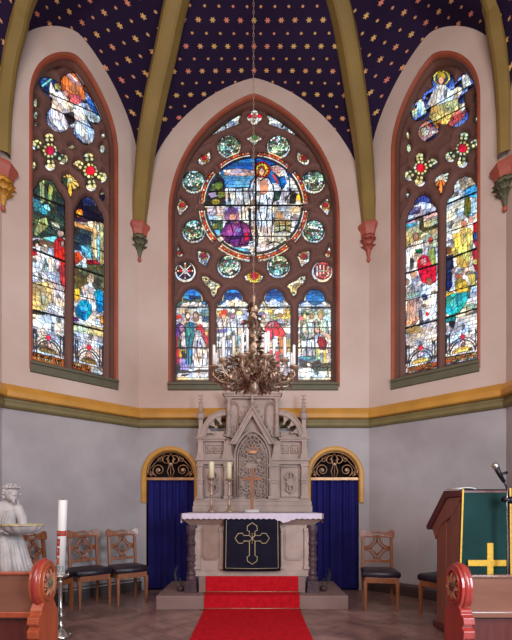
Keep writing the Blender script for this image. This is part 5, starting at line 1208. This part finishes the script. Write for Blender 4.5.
# ------------------------------------------------------------ chairs
def chair_proto():
    root = bpy.data.objects.new('side_chair', None); C.objects.link(root)
    w, d, hs, hb = 14.4, 13.6, 27.5, 62.5      # half width front, half depth, seat height, back height ; faces -y
    wood = M['wood']
    for s in (-1, 1):
        b = MB(); b.frustum((s*12.3-.8, s*12.3+.8, -d+.8, -d+2.4), 0, (s*12.4-1.5, s*12.4+1.5, -d+.4, -d+3.4), hs-4); b.build('leg', wood, root, local=True, bevel=.3)
        b = MB(); q = [(-1.6,0),(0,hs*.5),(.2,hs),(-.4,hs+8),(-2.2-1.0,hb)]
        rows = []
        for o, z in q: 
            y = d-1.5-o*1.0; wd = 1.15
            rows.append([(s*11.8-wd, y-1.4, z), (s*11.8+wd, y-1.4, z), (s*11.8+wd, y+1.2, z), (s*11.8-wd, y+1.2, z)])
        b.grid(rows, close=True); b.add(rows[0], [(0,1,2,3)]); b.add(rows[-1], [(0,1,2,3)]); b.build('leg', wood, root, local=True, bevel=.3)
    b = MB(); b.box(-12.6, 12.6, -d+.4, -d+2.4, hs-5, hs-.4)
    for s in (-1, 1): b.box(s*12.4-1, s*12.4+1, -d+2, d-1, hs-5, hs-.4)
    b.box(-12, 12, d-2.5, d-.8, hs-4.5, hs-.4); b.build('apron', wood, root, local=True, bevel=.3)
    b = MB(); rows = []
    for z, k_ in ((hs-.6,.98),(hs+.4,1.05),(hs+2.8,1.06),(hs+4.4,.97),(hs+5.2,.6),(hs+5.4,.1)):
        rows.append([((w-.2)*k_*(1 if abs(x) < 1 else 1)*x, (d-.4)*k_*y, z) for x, y in ((-1,-.9),(-.93,-1),(0,-1.02),(.93,-1),(1,-.9),(.92,.9),(.86,1),(0,1),(-.86,1),(-.92,.9))])
    b.grid(rows, True, True); b.add(rows[-1], [tuple(range(10))]); b.build('seat', M['leather'], root, local=True)
    ybk = lambda z: d-1.6+(z-hs)/(hb-hs)*3.0
    def bt(pts, r): return [(x, ybk(z), z) for x, z in pts]
    # crest rail with hand slot
    b = MB(); n = 16; up = []; lo = []
    for i in range(n+1):
        x = -14.4+28.8*i/n; t = x/14.4; at_ = abs(t); up.append((x, hb+(.4-1.5*math.sin(PI*min(at_,.75)/.75)*.9+(1.1*math.sin(PI*(at_-.72)/.5) if at_ > .72 else 0)+(-1.6 if at_ > .97 else 0)))); lo.append((x, hb-5.2-1.6*at_**4+(1.8 if at_ > .97 else 0)))
    outer = up+list(reversed(lo)); hole = ellp(0, hb-2.7, 5, 1.0, n=14); hole = [(hole[i], hole[i+1]) for i in range(0, 28, 2)]
    tris = tessellate_polygon([[Vector((p[0], p[1], 0)) for p in outer], [Vector((p[0], p[1], 0)) for p in hole]])
    allp = outer+hole; m_ = len(allp); f = lambda p, o: (p[0], ybk(p[1])+o-.03*p[0]*p[0]*.15, p[1])
    vs = [f(p, -1.1) for p in allp]+[f(p, 1.1) for p in allp]; fs = [tuple(t) for t in tris]+[tuple(m_+i for i in reversed(t)) for t in tris]
    no = len(outer); fs += [(i, (i+1) % no, m_+(i+1) % no, m_+i) for i in range(no)]; nh = len(hole); fs += [(no+i, no+(i+1) % nh, m_+no+(i+1) % nh, m_+no+i) for i in range(nh)]
    b.add(vs, fs); b.build('crest_rail', wood, root, local=True, bevel=.25)
    b = MB(); b.box(-11, 11, ybk(hs+9.5)-1, ybk(hs+9.5)+1, hs+8.4, hs+11); b.build('lower_rail', wood, root, local=True, bevel=.25)
    b = MB(); zc = (hs+11+hb-5.4)/2; hh = (hb-5.4-hs-11)/2
    for sx in (-1, 1):
        for sz in (-1, 1):
            pts = []
            for i in range(9):      # four concave arcs meeting in a lozenge
                t = PI/2*i/8; pts.append((sx*(10.8-8.6*math.sin(t)), zc+sz*(1.2+(hh-1.2)*(1-math.cos(t)))))
            b.tube([(x, ybk(z), z) for x, z in pts], .85, 6)
    for sx in (-1, 1):
        for sz in (-1, 1): b.tube([(0, ybk(zc+sz*5.6), zc+sz*5.6), (sx*5.2, ybk(zc), zc)], .7, 6)
        b.tube([(sx*5.2, ybk(zc), zc), (sx*11, ybk(zc), zc)], 1.1, 6); b.tube([(0, ybk(zc+sx*5.6), zc+sx*5.6), (0, ybk(zc+sx*hh), zc+sx*hh)], 1.0, 6)
    b.build('fretwork', wood, root, local=True)
    return root
first = chair_proto(); used = False
def place_chair(mf, face, label):
    """mf: middle of the front edge (plan), face: facing direction"""
    global used
    o = copy_tree(first) if used else first; used = True
    l = math.hypot(*face); fx, fy = face[0]/l, face[1]/l
    o.location = W((mf[0]-fx*13.2, mf[1]-fy*13.2, FL)); o.rotation_euler = (0,0,math.atan2(fy, fx)+PI/2)
    tagp(o, label, 'chair', 'walnut side chairs along the apse walls')
place_chair((-103.5,351.5), (.60,-.80), 'walnut chair with dark seat on the left, nearest the blue curtain')
place_chair((-130.5,338.5), (.68,-.73), 'walnut chair with dark seat directly right of the tall white candle')
place_chair((-148,318), (.97,-.22), 'walnut chair turned sideways behind the marble figure and tall candle')
place_chair((101.5,327), (-.16,-.99), 'walnut chair standing alone between right curtain and lectern')
place_chair((134,306.5), (-.87,-.5), 'walnut chair half hidden behind the wooden lectern')
# ------------------------------------------------------------ chandelier
CY = 270.
CH = empty('chandelier', (0,CY,70), label='ornate brass chandelier with white candles hanging before the altar', cat='chandelier')
b = MB(); z = 140.; k_ = 0
while z < 489:
    b.torus((-.3,CY,z+1.3), .5, .17, 'y' if k_ % 2 else 'x', 8, 4, 3.0); z += 2.5; k_ += 1
b.build('chain', M['brass'], CH)
b = MB(); b.lathe([(.6,73),(2,74.5),(3.4,77.5),(2,81),(4.4,84),(5,90),(3,94),(1.6,97),(2.6,102),(3.4,108),(1.8,114),(1.2,120),(2.2,124),(1.2,128),(.9,134),(1.5,136),(.6,140)], (0,CY,0), 18); b.build('stem', M['brass'], CH)
rr = random.Random(9)
b = MB()
for i in range(120):
    a = rr.uniform(0, 6.28); zz = rr.uniform(94, 132); R = 1.2; up = 1.0 if zz > 112 else .5
    b.leaf((R*math.cos(a), CY+R*math.sin(a), zz), (math.cos(a), math.sin(a), rr.uniform(.2,1.2)), (0,0,rr.choice((1,-1))), rr.uniform(6,9)*(1.15 if zz < 120 else .65), 2.1, rr.uniform(1.2,2.2))
b.build('stem_foliage', M['brass'], CH)
b = MB()
for i in range(260):
    a = rr.uniform(0, 6.28); R = rr.uniform(1, 17); zz = 79+rr.uniform(0, 17)
    b.leaf((R*math.cos(a), CY+R*math.sin(a), zz), (math.cos(a), math.sin(a), rr.uniform(-.6,.6)), (0,0,rr.choice((1,-1))), rr.uniform(3.5,6), 1.5, rr.uniform(1,2.2))
b.build('basket_foliage', M['brass'], CH)
def candle_arm(a, R, zc, zcand, hc, n_leaf):
    ca, sa = math.cos(a), math.sin(a); P_ = lambda r, z: (r*ca, CY+r*sa, z)
    b = MB(); b.tube([P_(3,88), P_(R*.3,82), P_(R*.55,78.5+(zc-88)), P_(R*.85,79.5+(zc-88)), P_(R*1.02,83+(zc-88)), P_(R,zc)], [.9,.85,.75,.7,.6,.5], 6)
    b.tube([P_(R*.55,77+(zc-88)), P_(R*.7,83+(zc-88)), P_(R*.6,87+(zc-88)), P_(R*.48,84+(zc-88)), P_(R*.53,81+(zc-88))], [.6,.55,.5,.45,.7], 6)
    for i in range(n_leaf):
        t = rr.uniform(.2, 1.0); r_ = R*t; z_ = 79.5+(zc-88)+5*(t-.6)**2*4+rr.uniform(-1,6); oa = rr.uniform(-1.3,1.3)
        d = (math.cos(a+oa), math.sin(a+oa), rr.uniform(-.7,1.0)); b.leaf(P_(r_, z_), d, (0,0,rr.choice((1,-1))), rr.uniform(3,5.4), 1.4, rr.uniform(1.1,2.3))
    arm_ = b.build('arm', M['brass'], CH)
    b = MB(); b.lathe([(.5,-1.5),(1.1,-1),(2.9,0),(3.2,.7),(2.8,.8),(1.2,.3),(1.2,1.8),(1.0,1.8)], P_(R, zc), 12); b.build('drip_cup', M['brass'], arm_)
    b = MB(); b.lathe([(.95,0),(.95,hc-.4),(.6,hc),(.1,hc+.1)], P_(R, zcand), 10); b.build('candle', M['wax'], arm_)
for i in range(12): candle_arm(2*PI*(i+.5)/12, 26.5, 88, 89, 13.5, 38)
for i in range(6): candle_arm(2*PI*(i+.2)/6, 13.5, 94, 95, 15, 28)
# ------------------------------------------------------------ front benches with rosette ends
def bench(sx, label, zt, xin):
    """sx: -1 left, +1 right ; xin: aisle face"""
    y0, y1 = 200., 219.; s = sx
    r = empty('church_bench', (xin, 209, FL), label=label, cat='bench')
    xo = xin+s*5.6; cy_, cz = 209.5, (-39.6 if sx < 0 else -41.6); mw = M['wood_red'] if s > 0 else M['wood_orange']
    # bench end: round head, bracket notch, body
    poly = []
    for i in range(25):
        t = -PI*.30+PI*1.60*i/24; poly.append((cy_+9.0*math.cos(t), cz+11.4*math.sin(t)))
    body = [(y0+2.2,-52),(y0+2,-54),(y0-.4,-55),(y0-1.0,-58),(y0+1.2,-60),(y0-1.0,-61.5),(y0-.6,-65),(y0+1.6,-66.5),(y0+.8,-70),(y0-.8,-74),(y0-1,FL),(y1+1,FL),(y1+.4,-56)]
    b = MB(); b.prism(poly+body, min(xin, xo), max(xin, xo), 'x'); b.build('bench_end', mw, r, bevel=.9, seg=3)
    b = MB(); xf = xin-s*.2
    b.torus((xin+s*2.8, cy_, cz), 8.1, 1.8, 'x', 40, 10, 1.33); b.build('head_moulding', M['wood_red'], r)
    b = MB(); b.torus((xf, cy_, cz), 6.2, .7, 'x', 32, 8, 1.4)
    rc = MB(); rc.lathe
    b.build('rosette_rim', mw, r)
    b = MB()
    for k_ in range(8):
        a = k_*PI/4; d = (-s*.25, math.cos(a), math.sin(a)*1.25); b.leaf((xf-s*.2, cy_+1.2*math.cos(a), cz+1.4*math.sin(a)), d, (-s,0,0), 5.6, 1.8, -.5, 6)
        a += PI/8; b.leaf((xf-s*.05, cy_+1.0*math.cos(a), cz+1.2*math.sin(a)), (-s*.1, math.cos(a), math.sin(a)*1.25), (-s,0,0), 5.9, 1.0, -.3, 6)
    b.build('rosette', M['rosette'], r)
    b = MB(); b.ell((xf-s*.6, cy_, cz), (1,1.7,2.0), 10, 8)
    for k_ in range(6): b.ell((xf-s*.9, cy_+1.5*math.cos(k_*1.047), cz+1.8*math.sin(k_*1.047)), (.6,.6,.6), 7, 5)
    b.build('rosette_heart', M['foliage_grey'] if s < 0 else M['wood_dark'], r)
    xa, xb = (xo, xo+s*150); lo, hi = min(xa, xb), max(xa, xb)
    b = MB(); b.box(lo, hi, 206.5, 208.5, -55.5, zt-.6); b.build('back_panel', M['wood_panel'], r, bevel=.2)
    b = MB(); b.box(lo, hi, 205.4, 209.6, zt-1.4, zt); b.box(lo, hi, 205.6, 209, -56.5, -53.6); b.build('rail', mw if s < 0 else M['wood_panel'], r, bevel=.4)
    b = MB(); b.box(lo, hi, 211, 230, -62, -60); b.box(lo, hi, 209.5, 211, FL, -58); b.build('seat', M['wood_dark'], r, bevel=.2)
    return r
bench(-1, 'front left bench with orange rosette end beside the aisle', -33.6, -104.6)
bench(1, 'front right bench with red rosette end beside the aisle', -35.2, 101.6)
# ------------------------------------------------------------ paschal candle on its tall holder
X, Y = (60.4-CX)*264.6/F, 264.6; kz = Y/F; zc = (HY-574)*kz
r = empty('candle_stand', (X,Y,FL), label='tall silvered candle stand holding the large white candle', cat='candle stand')
b = MB(); b.lathe([(6.4,0),(6.6,1),(5.2,2),(4.6,3.4),(3,4.6),(2.2,6)], (X,Y,FL), 24)
for k_ in range(3): t = k_*2.094+.4; b.ell((X+5.4*math.cos(t), Y+5.4*math.sin(t), FL+1.2), (1.6,1.6,1.2), 10, 7)
b.build('foot', M['silver'], r)
b = MB(); H_ = zc-FL; b.lathe([(2.2,5.8),(2.9,7.6),(1.6,9.4),(1.3,11),(2.5,13),(2.8,14.6),(1.4,17),(1.9,18.6),(1.2,20),(1.2,H_-6),(1.7,H_-5),(1.1,H_-3.6)], (X,Y,FL), 16); b.build('stem', M['silver'], r)
b = MB(); b.lathe([(1.2,H_-4),(2.4,H_-2.6),(5,H_-1.6),(5.4,H_-.4),(5,H_-.3),(3,H_-1),(0,H_-1)], (X,Y,FL), 22)
for k_ in range(8): a = k_*PI/4; b.ell((X+4.9*math.cos(a), Y+4.9*math.sin(a), zc-.3), (.9,.9,.8), 8, 6)
b.build('drip_pan', M['silver'], r)
pc = bpy.data.objects.new('paschal_candle', None); C.objects.link(pc); pc.location = W((X,Y,zc)); pc.rotation_euler = (0, .035, 0)
tagp(pc, 'tall white candle with red band and date on the silvered stand', 'candle')
hc = 74*kz; rc_ = 2.75
b = MB(); b.lathe([(rc_,-.9),(rc_,hc-.6),(rc_*.9,hc),(0,hc-.1)], (0,0,0), 28); b.build('wax', M['wax'], pc, local=True)
def wrap(x, z, e=.08): a = -PI/2+x/rc_; return ((rc_+e)*math.cos(a), (rc_+e)*math.sin(a), z)
def patch(b, x0, x1, z0, z1, e=.08, n=8): b.grid([[wrap(x0+(x1-x0)*i/n, z, e) for i in range(n+1)] for z in (z0, z1)])
zb = lambda y: (574-y)*kz
b = MB(); patch(b, -4.3, 4.3, zb(535.8), zb(530.6), .1, 16)
for y0, y1 in ((545.5,538.5),(555,547.8),(565-.8,557.4)): patch(b, -2.5, .3, zb(y0), zb(y1), .1)
b.build('red_relief', M['candred'], pc, local=True)
b = MB()
def stroke(pts, r=.16): b.tube([wrap(x, z, .2) for x, z in pts], r, 5)
for i in range(9): x = -2.8+i*.7; stroke([(x, zb(534.4)), (x+.2, zb(531.8)), (x+.45, zb(534))], .13)
z0 = zb(544.6); stroke([(-2, z0), (-1.15, z0+3.6), (-.3, z0)]); stroke([(-1.7, z0+1.3), (-.6, z0+1.3)])
z0 = zb(554); stroke([(-1.1, z0), (-1.1, z0+3.6)]); stroke([(-2.1, z0+2.2), (-.1, z0+2.2)])
z0 = zb(563.4); stroke([(-2.1, z0), (-1.5, z0), (-1.9, z0+1.4), (-1.7, z0+2.9), (-1.1, z0+3.5), (-.5, z0+2.9), (-.3, z0+1.4), (-.7, z0), (-.1, z0)])
b.build('gold_letters', M['thread'], pc, local=True)
b = MB(); z0 = zb(571.2); 
DG_ = {'2': [[(0,2.6),(.3,3.2),(.9,3.2),(1.2,2.5),(0,0),(1.3,0)]], '0': [[(0,.8),(0,2.4),(.6,3.2),(1.2,2.4),(1.2,.8),(.6,0),(0,.8)]], '3': [[(0,3.1),(1.1,3.1),(.5,1.8),(1.2,1.1),(.7,0),(0,.3)]]}
for i, ch in enumerate('2023'):
    for g in DG_[ch]: stroke([(-3.6+i*1.75+x, z0+z*1.1) for x, z in g], .17)
b.build('date_digits', M['foliage_grey'], pc, local=True)
b = MB(); b.tube([(0,0,hc-.2), (.1,0,hc+1)], .15, 5); b.build('wick', M['black'], pc, local=True)
# ------------------------------------------------------------ lectern
LX0, LX1, LY0, LY1 = 127.5, 168., 255., 287.
r = empty('lectern', ((LX0+LX1)/2, 271, FL), label='reddish wooden lectern with slanted top and green hanging on the right', cat='lectern')
b = MB(); b.box(LX0, LX1, LY0, LY0+2, FL+4, 1); b.box(LX0+.8, LX0+2.4, LY0+2, LY1, FL+4, -2); b.box(LX1-2.4, LX1-.8, LY0+2, LY1, FL+4, -2); b.build('body', M['wood_lect'], r, bevel=.2)
b = MB(); b.box(LX0-.3, LX0+1.5, LY0-.2, LY0+12, FL+4, 4.5); b.box(LX0+.1, LX0+1.5, LY1-14, LY1, FL+4, -11); b.build('stile', M['wood_lect'], r, bevel=.3)
b = MB(); b.box(LX0-2, LX1+2, LY0-2, LY1+2, FL, FL+4); b.build('plinth', M['wood_dark'], r, bevel=.5)
b = MB(); fz = lambda y: 9-(y-251)*.53
pl = [(250.5, 5.4), (250.5, 9), (273, 9.4), (301, -15.5), (299.6, -18), (294, -17), (270, 4.6)]
b.prism(pl, LX0-1.5, LX1+1.5, 'x'); b.build('desk_top', M['wood_dark'], r, bevel=.3)
b = MB(); q = [(251.5,5.2),(270,4.4),(293,-16),(288,-24),(279,-13),(262,-6)]; b.prism(q, LX0-.6, LX0+1.2, 'x'); b.build('desk_bracket', M['wood_lect'], r, bevel=.2)
b = MB(); b.grid([[(LX0-1+i*1.6, y_, 9.3+(y_-251)*.018+.9*math.sin(PI*min(1,i/6))**.6+.25) for i in range(7)] for y_ in (252,260,270)], True)
o = b.build('open_pages', M['paper'], None, label='white open pages lying on the slanted lectern top', cat='papers'); q = o.modifiers.new('s', 'SOLIDIFY'); q.thickness = .006; q.offset = 1
b = MB(); px0, px1 = (459.5-CX)*253/F, (507-CX)*253/F; rows = []
for j in range(20):
    t = j/19; row = []
    for i in range(31):
        u = i/30; zz = 9.6-(56.9)*t; row.append((px0-1.9*t+(px1-px0+2.4*t)*u, (249.7 if t > .02 else 253)+t*.8*math.sin(u*9+.5)-.5*t*math.sin(u*17), zz))
    rows.append(row)
b.grid(rows, True); pa = b.build('lectern_hanging', M['green'], None, label='dark green cloth with golden cross hanging from the lectern', cat='cloth')
q = pa.modifiers.new('s', 'SOLIDIFY'); q.thickness = .003
b = MB(); b.grid([[(px0-1.9*t-.2+o_, 249.1, 9.6-56.9*t) for o_ in (0,1.0)] for t in (0,.5,1)]); b.grid([[(px1+.5*t-.8+o_, 249.1, 10.2-57.5*t) for o_ in (0,1.0)] for t in (0,.5,1)]); b.build('braid', M['yellow'], pa)
b = MB(); k3 = 248.4/F; gx = lambda x: (x-CX)*k3; gz_ = lambda y: (HY-y)*k3
b.box(gx(487), gx(493), 248.0, 248.6, gz_(578), gz_(543)); b.box(gx(468), gx(487), 248.1, 248.7, gz_(566), gz_(560)); b.box(gx(493), gx(508), 248.1, 248.7, gz_(566), gz_(560)); b.build('golden_cross', M['yellow'], pa)
# ------------------------------------------------------------ microphone on its stand
X, Y = (508-CX)*240/F, 240.; km = Y/F
r = empty('microphone_stand', (X,Y,FL), label='black microphone stand with angled microphone in front of lectern', cat='microphone stand')
b = MB(); b.lathe([(9,0),(9,1),(7.5,2),(1.4,2.4),(1.2,5)], (X,Y,FL), 24); b.build('base', M['black'], r, bevel=0)
mz = lambda y: (HY-y)*km; mx_ = lambda x: (x-CX)*km
b = MB(); b.tube([(X,Y,FL+3), (X,Y,mz(500))], .85, 10); b.build('pole', M['black'], r)
b = MB(); b.tube([(mx_(503),Y,mz(499)), (mx_(512),Y,mz(501))], 1.8, 10); b.ell((mx_(511),Y,mz(500)), 2.1, 10, 8); b.build('clamp', M['black'], r)
b = MB(); b.tube([(X,Y,mz(499)), (mx_(508),Y,mz(492)), (mx_(505),Y-1,mz(486)), (mx_(501),Y-2,mz(481))], .5, 8); b.build('gooseneck', M['black'], r)
b = MB(); b.tube([(X-1.2,Y-1,FL+6), (X-1.0,Y-1.4,-50), (X-1.3,Y-1,mz(503)), (mx_(505.5),Y-2,mz(488))], .22, 6); b.build('cable', M['silver'], r)
b = MB(); b.tube([(mx_(502),Y-2,mz(482)), (mx_(496),Y-3,mz(474)), (mx_(492.5),Y-4,mz(468.5))], [1.0,1.3,1.5], 10); b.build('microphone_body', M['black'], r)
b = MB(); b.ell((mx_(491),Y-4.4,mz(466.6)), (1.9,1.9,2.2), 12, 8); b.build('microphone_head', M['silver'], r)
b = MB(); b.tube([(mx_(497),Y-3,mz(474.5)), (mx_(504),Y-3,mz(473))], .8, 8); b.build('mount', M['black'], r)
# ------------------------------------------------------------ marble baptismal figure holding a shell basin
FX, FY, FZ = -152., 250., -41.
ped = empty('pedestal', (FX,FY,FL), label='stone pedestal behind the left bench carrying the marble figure', cat='pedestal')
b = MB(); b.box(FX-19, FX+17, FY-14, FY+16, FL, FL+6); b.box(FX-16, FX+14, FY-12, FY+14, FL+6, FZ-4); b.build('shaft', M['marble'], ped, bevel=.6)
b = MB(); b.box(FX-18, FX+17, FY-15, FY+16, FZ-4, FZ); b.build('top_slab', M['stone'], ped, bevel=.5)
st = empty('marble_statue', (FX,FY,FZ), label='white marble kneeling robed figure holding out a shell bowl', cat='statue')
b = MB(); V3 = Vector
def fp(x, y, z): return (FX+x, FY+y, FZ+z)
# lower body and robe
rows = []
nn_ = 44
for z_, rx_, ry_, ox, oy, amp in ((0,16,14,0,0,1.5),(2,15.4,13.2,0,0,1.5),(8,13.6,11.6,.2,-.3,1.3),(15,12,10.2,.4,-.8,1.0),(20,11,9.6,.4,-1,.6),(23,9.4,8.4,0,-.2,.35),(27,7.4,6.0,-.4,.4,.2),(32,7.6,5.4,-.6,.6,.15),(37,8.8,5.0,-.7,.6,.05),(40,8.4,4.2,-.6,.5,0),(42,5.2,3.4,-.2,.3,0),(43.2,2.6,2.6,.4,0,0)):
    row = []
    for i in range(nn_):
        t = 2*PI*i/nn_; q = 1+amp/14*(math.sin(t*11+z_*.05)+.5*math.sin(t*17+1))
        row.append(fp(ox+rx_*math.cos(t)*q, oy+ry_*math.sin(t)*q, z_))
    rows.append(row)
b.grid(rows, True, True); b.add(rows[0], [tuple(range(nn_))]); b.add(rows[-1], [tuple(range(nn_))])
b.tube([fp(1,0,41), fp(3,-1,45.5)], [2.6,2.2], 12)      # neck
HD = V3(fp(5.8,-2.4,48.2)); R_ = Matrix.Rotation(-.35, 3, 'Y') @ Matrix.Rotation(.5, 3, 'Z')
b.tube([fp(2.6,-.8,44.6), tuple(HD-V3((0.6,0,2)))], [2.2,2.4], 12)
b.ell(tuple(HD), (3.9,4.3,5.0), 18, 14)
fd = V3((.74,-.64,-.16)).normalized(); sdv = V3((.65,.75,0)).normalized(); upv = V3((0,0,1))
b.ell(tuple(HD+fd*2.0-upv*1.8), (2.6,2.6,3.0), 14, 10)            # jaw
b.tube([tuple(HD+fd*3.9+upv*.9), tuple(HD+fd*4.9-upv*.9)], [.6,1.0], 8)   # nose
b.ell(tuple(HD+fd*4.3-upv*2.5), (.9,.9,.35), 8, 6); b.ell(tuple(HD+fd*4.2-upv*3.1), (.8,.8,.35), 8, 6); b.ell(tuple(HD+fd*3.9-upv*4.3), .9, 8, 6)
for s in (-1, 1):
    b.ell(tuple(HD+fd*3.7+sdv*s*1.5+upv*.3), (.75,.75,.5), 8, 6); b.tube([tuple(HD+fd*4.3+sdv*s*.5+upv*1.5), tuple(HD+fd*3.7+sdv*s*2.5+upv*1.3)], .62, 6)
    b.ell(tuple(HD+sdv*s*3.9-fd*.2-upv*.4), (.7,.9,1.2), 8, 6)
# shoulders and arms down to the bowl
BW = V3(fp(16.2,-9,27.3))
sh1, sh2 = V3(fp(-8.2,0,38.5)), V3(fp(7.2,1.0,38.5))
b.tube([tuple(sh1), fp(-10.5,-3,32), fp(-9.5,-6.5,26), fp(-2,-11,26.2), fp(4.6,-12,26)], [3.7,3.3,2.7,2.0,1.4], 12)
b.tube([tuple(sh2), fp(10.6,1,33), fp(12.2,-.6,28), fp(16,-3,27), fp(19,-5,26.3)], [3.4,2.9,2.4,1.8,1.3], 12)
b.ell(tuple(sh1), (3.9,3.6,3.4)); b.ell(tuple(sh2), (3.7,3.5,3.3))
body = b.build('body', M['marble'], st)
rm = body.modifiers.new('remesh', 'REMESH'); rm.mode = 'VOXEL'; rm.voxel_size = .0065; rm.use_smooth_shade = True
sm_ = body.modifiers.new('smooth', 'SMOOTH'); sm_.iterations = 2; sm_.factor = .5
b = MB()      # hands, fingers curled under the rim
for base, dr_, th in ((V3(fp(4.6,-12,26)), V3((.95,.1,-.1)), 1), (V3(fp(19,-5,26.3)), V3((.3,-.75,-.2)), -1)):
    dr_.normalize(); ac = dr_.cross(V3((0,0,1))).normalized()*th
    b.ell(tuple(base+dr_*1.6), (2.0,1.7,1.1), 10, 7)
    for q, L in enumerate((3.2,3.6,3.4,2.6)):
        p0 = base+dr_*2.6+ac*(q-1.5)*.85; b.tube([tuple(p0), tuple(p0+dr_*L*.5-V3((0,0,.5))), tuple(p0+dr_*L*.9-V3((0,0,1.3)))], [.5,.45,.35], 7)
    p0 = base+dr_*.8-ac*1.6; b.tube([tuple(p0), tuple(p0+dr_*1.6+V3((0,0,1))), tuple(p0+dr_*2.8+V3((0,0,1.3)))], [.6,.5,.38], 7)
b.build('hands', M['marble'], st)
b = MB(); rr = random.Random(2)      # curled hair and wreath
for i in range(90):
    v = V3((rr.gauss(0,1), rr.gauss(0,1), rr.gauss(0,1))).normalized()
    if v.dot(fd) > .38 and v.z < .7: continue
    if v.z < -.55: continue
    p = HD+V3((v.x*4.2, v.y*4.5, v.z*5.1)); b.ell(tuple(p), rr.uniform(.8,1.25), 8, 6)
for i in range(16): a = 2*PI*i/16; d = V3((math.cos(a)*4.2, math.sin(a)*4.6, 3.3)); b.ell(tuple(HD+d), (1,1,.8), 8, 6)
for i in range(12): b.ell(tuple(HD+sdv*(3.9+.3*math.sin(i))-fd*1.4+V3((0,0,-1.0-i*.7))), 1.25-.03*i, 8, 6); 
for i in range(10): b.ell(tuple(HD-fd*3.6-sdv*(1.5)+V3((0,0,-1.6-i*.75))), 1.2, 8, 6)
b.build('hair', M['marble'], st)
b = MB()      # pleated robe folds falling over the knees
rr = random.Random(8)
for i in range(16):
    a = -PI*.98+PI*1.15*i/15; x, y = math.cos(a), math.sin(a)
    b.tube([fp(8.8*x,8*y-1,23.5+rr.uniform(-1,1)), fp(11.5*x,10*y-.8,17), fp(13.2*x+rr.uniform(-.5,.5),11.3*y,8), fp(15.6*x,13.4*y,.9)], [.6,1.0,1.15,1.5], 7)
for i in range(7):
    x = -6+2*i; b.tube([fp(x,-4.6,38), fp(x*.9-.3,-6.0,32), fp(x*.75,-6.4,26)], [.2,.25,.2], 6)
b.tube([fp(-7.6,-2.5,23.6), fp(-3,-6.8,23.4), fp(3,-7.2,23.2), fp(8,-3.5,23.4)], .9, 8)
b.build('robe_folds', M['marble'], st)
# shell bowl
sb = empty('shell_basin', (BW.x,BW.y,BW.z), label='ribbed shell bowl with gilded rim held by the marble figure', cat='basin')
b = MB(); rows = []
for rr_, z_ in ((1.5,-3.8),(5,-3.2),(9,-1.2),(10.6,1.2),(11,2),(10.2,1.6),(8.2,-.4),(4.5,-2),(0.5,-2.6)):
    rows.append([(BW.x+rr_*1.06*math.cos(t)*(1+.045*math.cos(12*t)), BW.y+rr_*.82*math.sin(t)*(1+.045*math.cos(12*t)), BW.z+z_) for t in [2*PI*i/72 for i in range(72)]])
b.grid(rows, True, True); b.add(rows[0], [tuple(range(72))]); b.build('shell', M['marble'], sb)
b = MB(); b.tube([(BW.x+11*1.06*math.cos(t)*(1+.045*math.cos(12*t)), BW.y+11*.82*math.sin(t)*(1+.045*math.cos(12*t)), BW.z+2) for t in [2*PI*i/72 for i in range(73)]], .5, 6); b.build('gilded_rim', M['thread'], sb)

# ------------------------------------------------------------ camera, light
cam = bpy.data.cameras.new('camera'); co = bpy.data.objects.new('camera', cam); C.objects.link(co)
co.location = (0, 0, -FL*U); co.rotation_euler = (PI/2, 0, 0)
cam.sensor_fit = 'HORIZONTAL'; cam.sensor_width = 36; cam.lens = F/512*36; cam.shift_x = (256-CX)/512; cam.shift_y = (HY-320)/512
cam.clip_start = .05
bpy.context.scene.camera = co
def area(name, loc, target, size, power, col):
    l = bpy.data.lights.new(name, 'AREA'); l.size = size*U; l.energy = power; l.color = col
    o = bpy.data.objects.new(name, l); C.objects.link(o); o.location = W(loc)
    o.rotation_euler = (Vector(W(target))-Vector(W(loc))).to_track_quat('-Z', 'Y').to_euler()
area('nave_light', (0,-120,260), (0,411,120), 260, 290, (1,.87,.81))
area('nave_blue_fill_right', (190,20,40), (-190,330,-10), 110, 190, (.72,.87,1))  # unseen bluish area lamp, added to cool the left wall
area('nave_warm_fill_left', (-230,-40,120), (190,350,60), 140, 40, (1,.76,.7))  # unseen warm lamp added so the right wall turns pinker
w = bpy.data.worlds.new('world'); bpy.context.scene.world = w; w.use_nodes = True
w.node_tree.nodes['Background'].inputs[0].default_value = (.95,.86,.88,1); w.node_tree.nodes['Background'].inputs[1].default_value = .24
vs = bpy.context.scene.view_settings; vs.view_transform = 'Standard'; vs.look = 'None'; vs.exposure = 0; vs.gamma = 1
